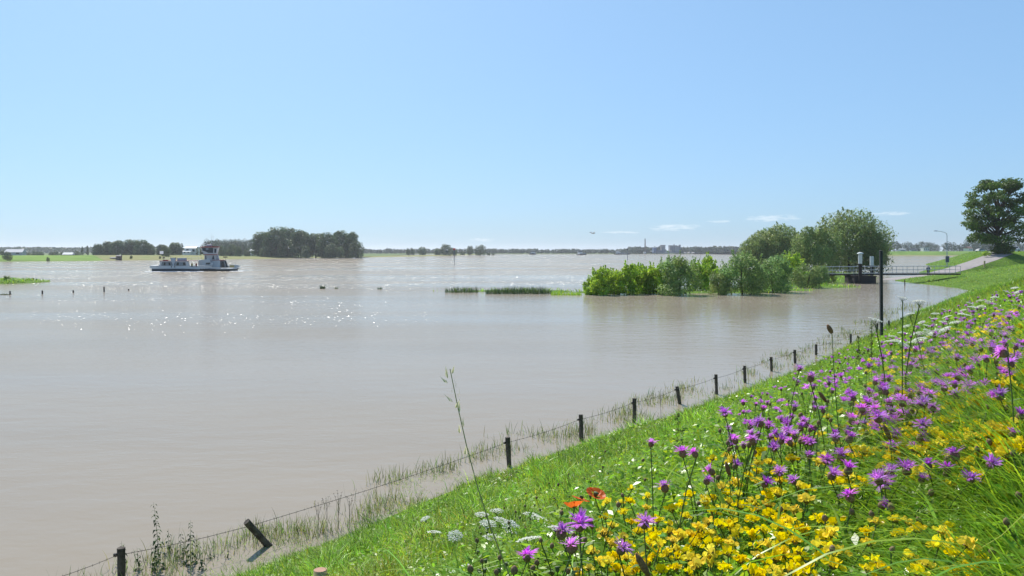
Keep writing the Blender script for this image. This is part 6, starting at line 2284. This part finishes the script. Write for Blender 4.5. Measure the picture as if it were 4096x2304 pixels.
def nettle(seed, h):
    r = np.random.default_rng(seed)
    mb, st = MB(), MB()
    bx_ = r.normal(0, .05) - .05
    pts = [(bx_ * t * t * h, 0, h * t) for t in np.linspace(0, 1, 8)]
    st.tube(pts, [.005, .005, .005, .004, .004, .003, .002, .001], 5)
    n = int(h / .05)
    for i in range(n):
        t = .18 + .82 * i / n
        L = (.16 * (1.12 - t) + .03) * r.uniform(.6, 1.25)
        for s in (0, math.pi):
            a = i * 1.57 + s + r.normal(0, .3)
            c, s2 = math.cos(a), math.sin(a)
            z = h * t + r.normal(0, .012)
            x0 = bx_ * t * t * h
            mb.add(*strip([(x0, 0, z), (x0 + c * L * .5, s2 * L * .5, z - L * .05), (x0 + c * L * .85, s2 * L * .85, z - L * .55)], [.006, L * .42, .002], (-s2, c, 0)))
    return tinted(mb, M_NET, r, 6, .6, 1.4, .1, 'leaves'), st.mesh('stem', M_STEM)


for k, (dx, dt, lb) in enumerate([(392, 1264, 'tallest nettle stem leaning left over the water'), (470, 1308, 'nettle stem right of the tallest one'), (442, 1338, 'nettle stem between the two taller ones'), (415, 1330, 'dense short nettle below the tallest one'), (500, 1352, 'low nettle at the right of the clump'),
                                  (378, 1352, 'thin nettle stem left of the tallest one'), (522, 1375, 'rightmost low nettle of the clump'), (455, 1360, 'short nettle in the middle of the clump'), (340, 1376, 'thin nettle right of the corner fence post'), (298, 1360, 'thin nettle left of the corner fence post'), (560, 1384, 'small nettle apart on the right towards the tilted post')]):
    yw = 13.0 + .25 * (k % 4)
    tp = P(dx * D, dt * D, yw)
    lf, st = nettle(420 + k, tp[2] + .3)
    t = thing('nettle', lb, 'plant', (tp[0] + .06, yw, -.3), rr.uniform(-.3, .3), 'nettles at the lower left')
    link('stem', st, t)
    link('leaves', lf, t)['kind'] = 'stuff'

# dry stalks with small umbels by the fence
for k, (dx, dt, lb) in enumerate([(800, 1262, 'dry brown umbel stalk, leftmost of the dead stalks by the fence'), (822, 1250, 'dry branched umbel stalk, second of the dead stalks'), (852, 1238, 'tallest dry umbel stalk by the fence'), (880, 1245, 'dry umbel stalk right of the tallest one'),
                                  (1662, 975, 'tall thin dry stalk beside the leaning fence post')]):
    yw = W(dx * D, (1330 if k < 4 else 1050) * D)[1]
    tp = P(dx * D, dt * D, yw)
    t = thing('dry_stalk', lb, 'plant', (tp[0], yw, -.2), k, 'dry stalks by the fence')
    h = tp[2] + .2
    st, um_ = MB(), MB()
    st.tube([(0, 0, 0), (.01, 0, h * .6), (0, 0, h * .85)], [.005, .004, .002], 4)
    r2 = random.Random(k)
    for b in range(7):
        a = b * .9
        q = r2.uniform(.04, .1)
        e = (q * math.cos(a), q * math.sin(a), h * r2.uniform(.86, 1.0))
        st.tube([(0, 0, h * r2.uniform(.45, .8)), e], .0018, 3)
        for c in range(5):
            um_.lathe([(.001, 0), (.006, .003), (.001, .007)], 5, (e[0] + r2.uniform(-.015, .015), e[1] + r2.uniform(-.015, .015), e[2] + r2.uniform(0, .012)))
    st.build('stalk', M_DRY2, t)
    um_.build('seed_heads', M_DRY2, t)['kind'] = 'stuff'


# ------------------------------------------------------------------ the many small flowers farther up the slope, past counting
def head_mass(name, label, heads, mat, group=None):
    """heads: (mesh, place, tilt, size) joined into one"""
    VV, FF, TT, base = [], [], [], 0
    for me, loc, tl, sz in heads:
        co = np.empty(len(me.vertices) * 3, np.float32)
        me.vertices.foreach_get('co', co)
        M = np.array(Euler(tl).to_matrix()) * sz
        VV.append(co.reshape(-1, 3) @ M.T + np.array(loc))
        tc = np.empty(len(me.vertices) * 4, np.float32)
        me.attributes['tint'].data.foreach_get('color', tc)
        TT.append(tc.reshape(-1, 4) * np.array([1, 1, 1, 1]) * random.uniform(.85, 1.1))
        for p in me.polygons:
            FF.append([v + base for v in p.vertices])
        base += len(me.vertices)
    me2 = np_mesh(name, np.concatenate(VV), FF, mat, np.concatenate(TT))
    return tag(link(name, me2), label, 'flowers', group, 'stuff')


hd = []
for (dx, dy) in scatter(rr, [(2080, 1040), (2250, 900), (2420, 800), (2576, 760), (2576, 1200), (2350, 1230), (2160, 1160)], 115, 10):
    q = plant_at(dx, dy, -.02, .02, rr)
    if q:
        hd.append((TR[len(hd) % 5][0], (q[0], q[1], q[2] + q[3]), (rr.gauss(0, .3), rr.gauss(0, .3), rr.uniform(0, 6)), rr.uniform(.9, 1.3)))
head_mass('trefoil_mass', 'yellow trefoil blossoms strewn through the grass of the upper right slope', hd, M_YELP)
hd = []
for (dx, dy) in scatter(rr, [(2080, 960), (2260, 850), (2440, 745), (2576, 733), (2576, 1000), (2330, 1060), (2150, 1090)], 120, 8):
    q = plant_at(dx, dy, -.02, .06, rr)
    if q:
        hd.append((KN[len(hd) % 5], (q[0], q[1], q[2] + q[3]), (rr.gauss(0, .3), rr.gauss(0, .3), rr.uniform(0, 6)), rr.uniform(.7, 1.0)))
head_mass('knapweed_mass', 'small purple knapweed heads half sunk in the grass of the upper right slope', hd, M_PURP)

hd = []
for (dx, dy) in scatter(rr, [(1830, 1040), (2000, 945), (2150, 866), (2300, 795), (2440, 742), (2576, 731), (2576, 810), (2300, 890), (2000, 1030), (1860, 1080)], 130, 7):
    q = plant_at(dx, dy, -.02, .05, rr)
    if q:
        hd.append((KN[len(hd) % 5], (q[0], q[1], q[2] + q[3]), (rr.gauss(0, .3), rr.gauss(0, .3), rr.uniform(0, 6)), rr.uniform(.65, 1.0)))
head_mass('knapweed_fringe', 'small purple knapweed heads along the lower fringe of the flower meadow', hd, M_PURP)
hd = []
for (dx, dy) in scatter(rr, [(2130, 930), (2300, 850), (2576, 760), (2576, 880), (2300, 950)], 45, 10):
    q = plant_at(dx, dy, -.01, .03, rr)
    if q:
        hd.append((TR[len(hd) % 5][0], (q[0], q[1], q[2] + q[3]), (rr.gauss(0, .3), rr.gauss(0, .3), rr.uniform(0, 6)), rr.uniform(1.0, 1.4)))
head_mass('trefoil_fringe', 'yellow trefoil blossoms among the purple fringe of the flower meadow', hd, M_YELP)
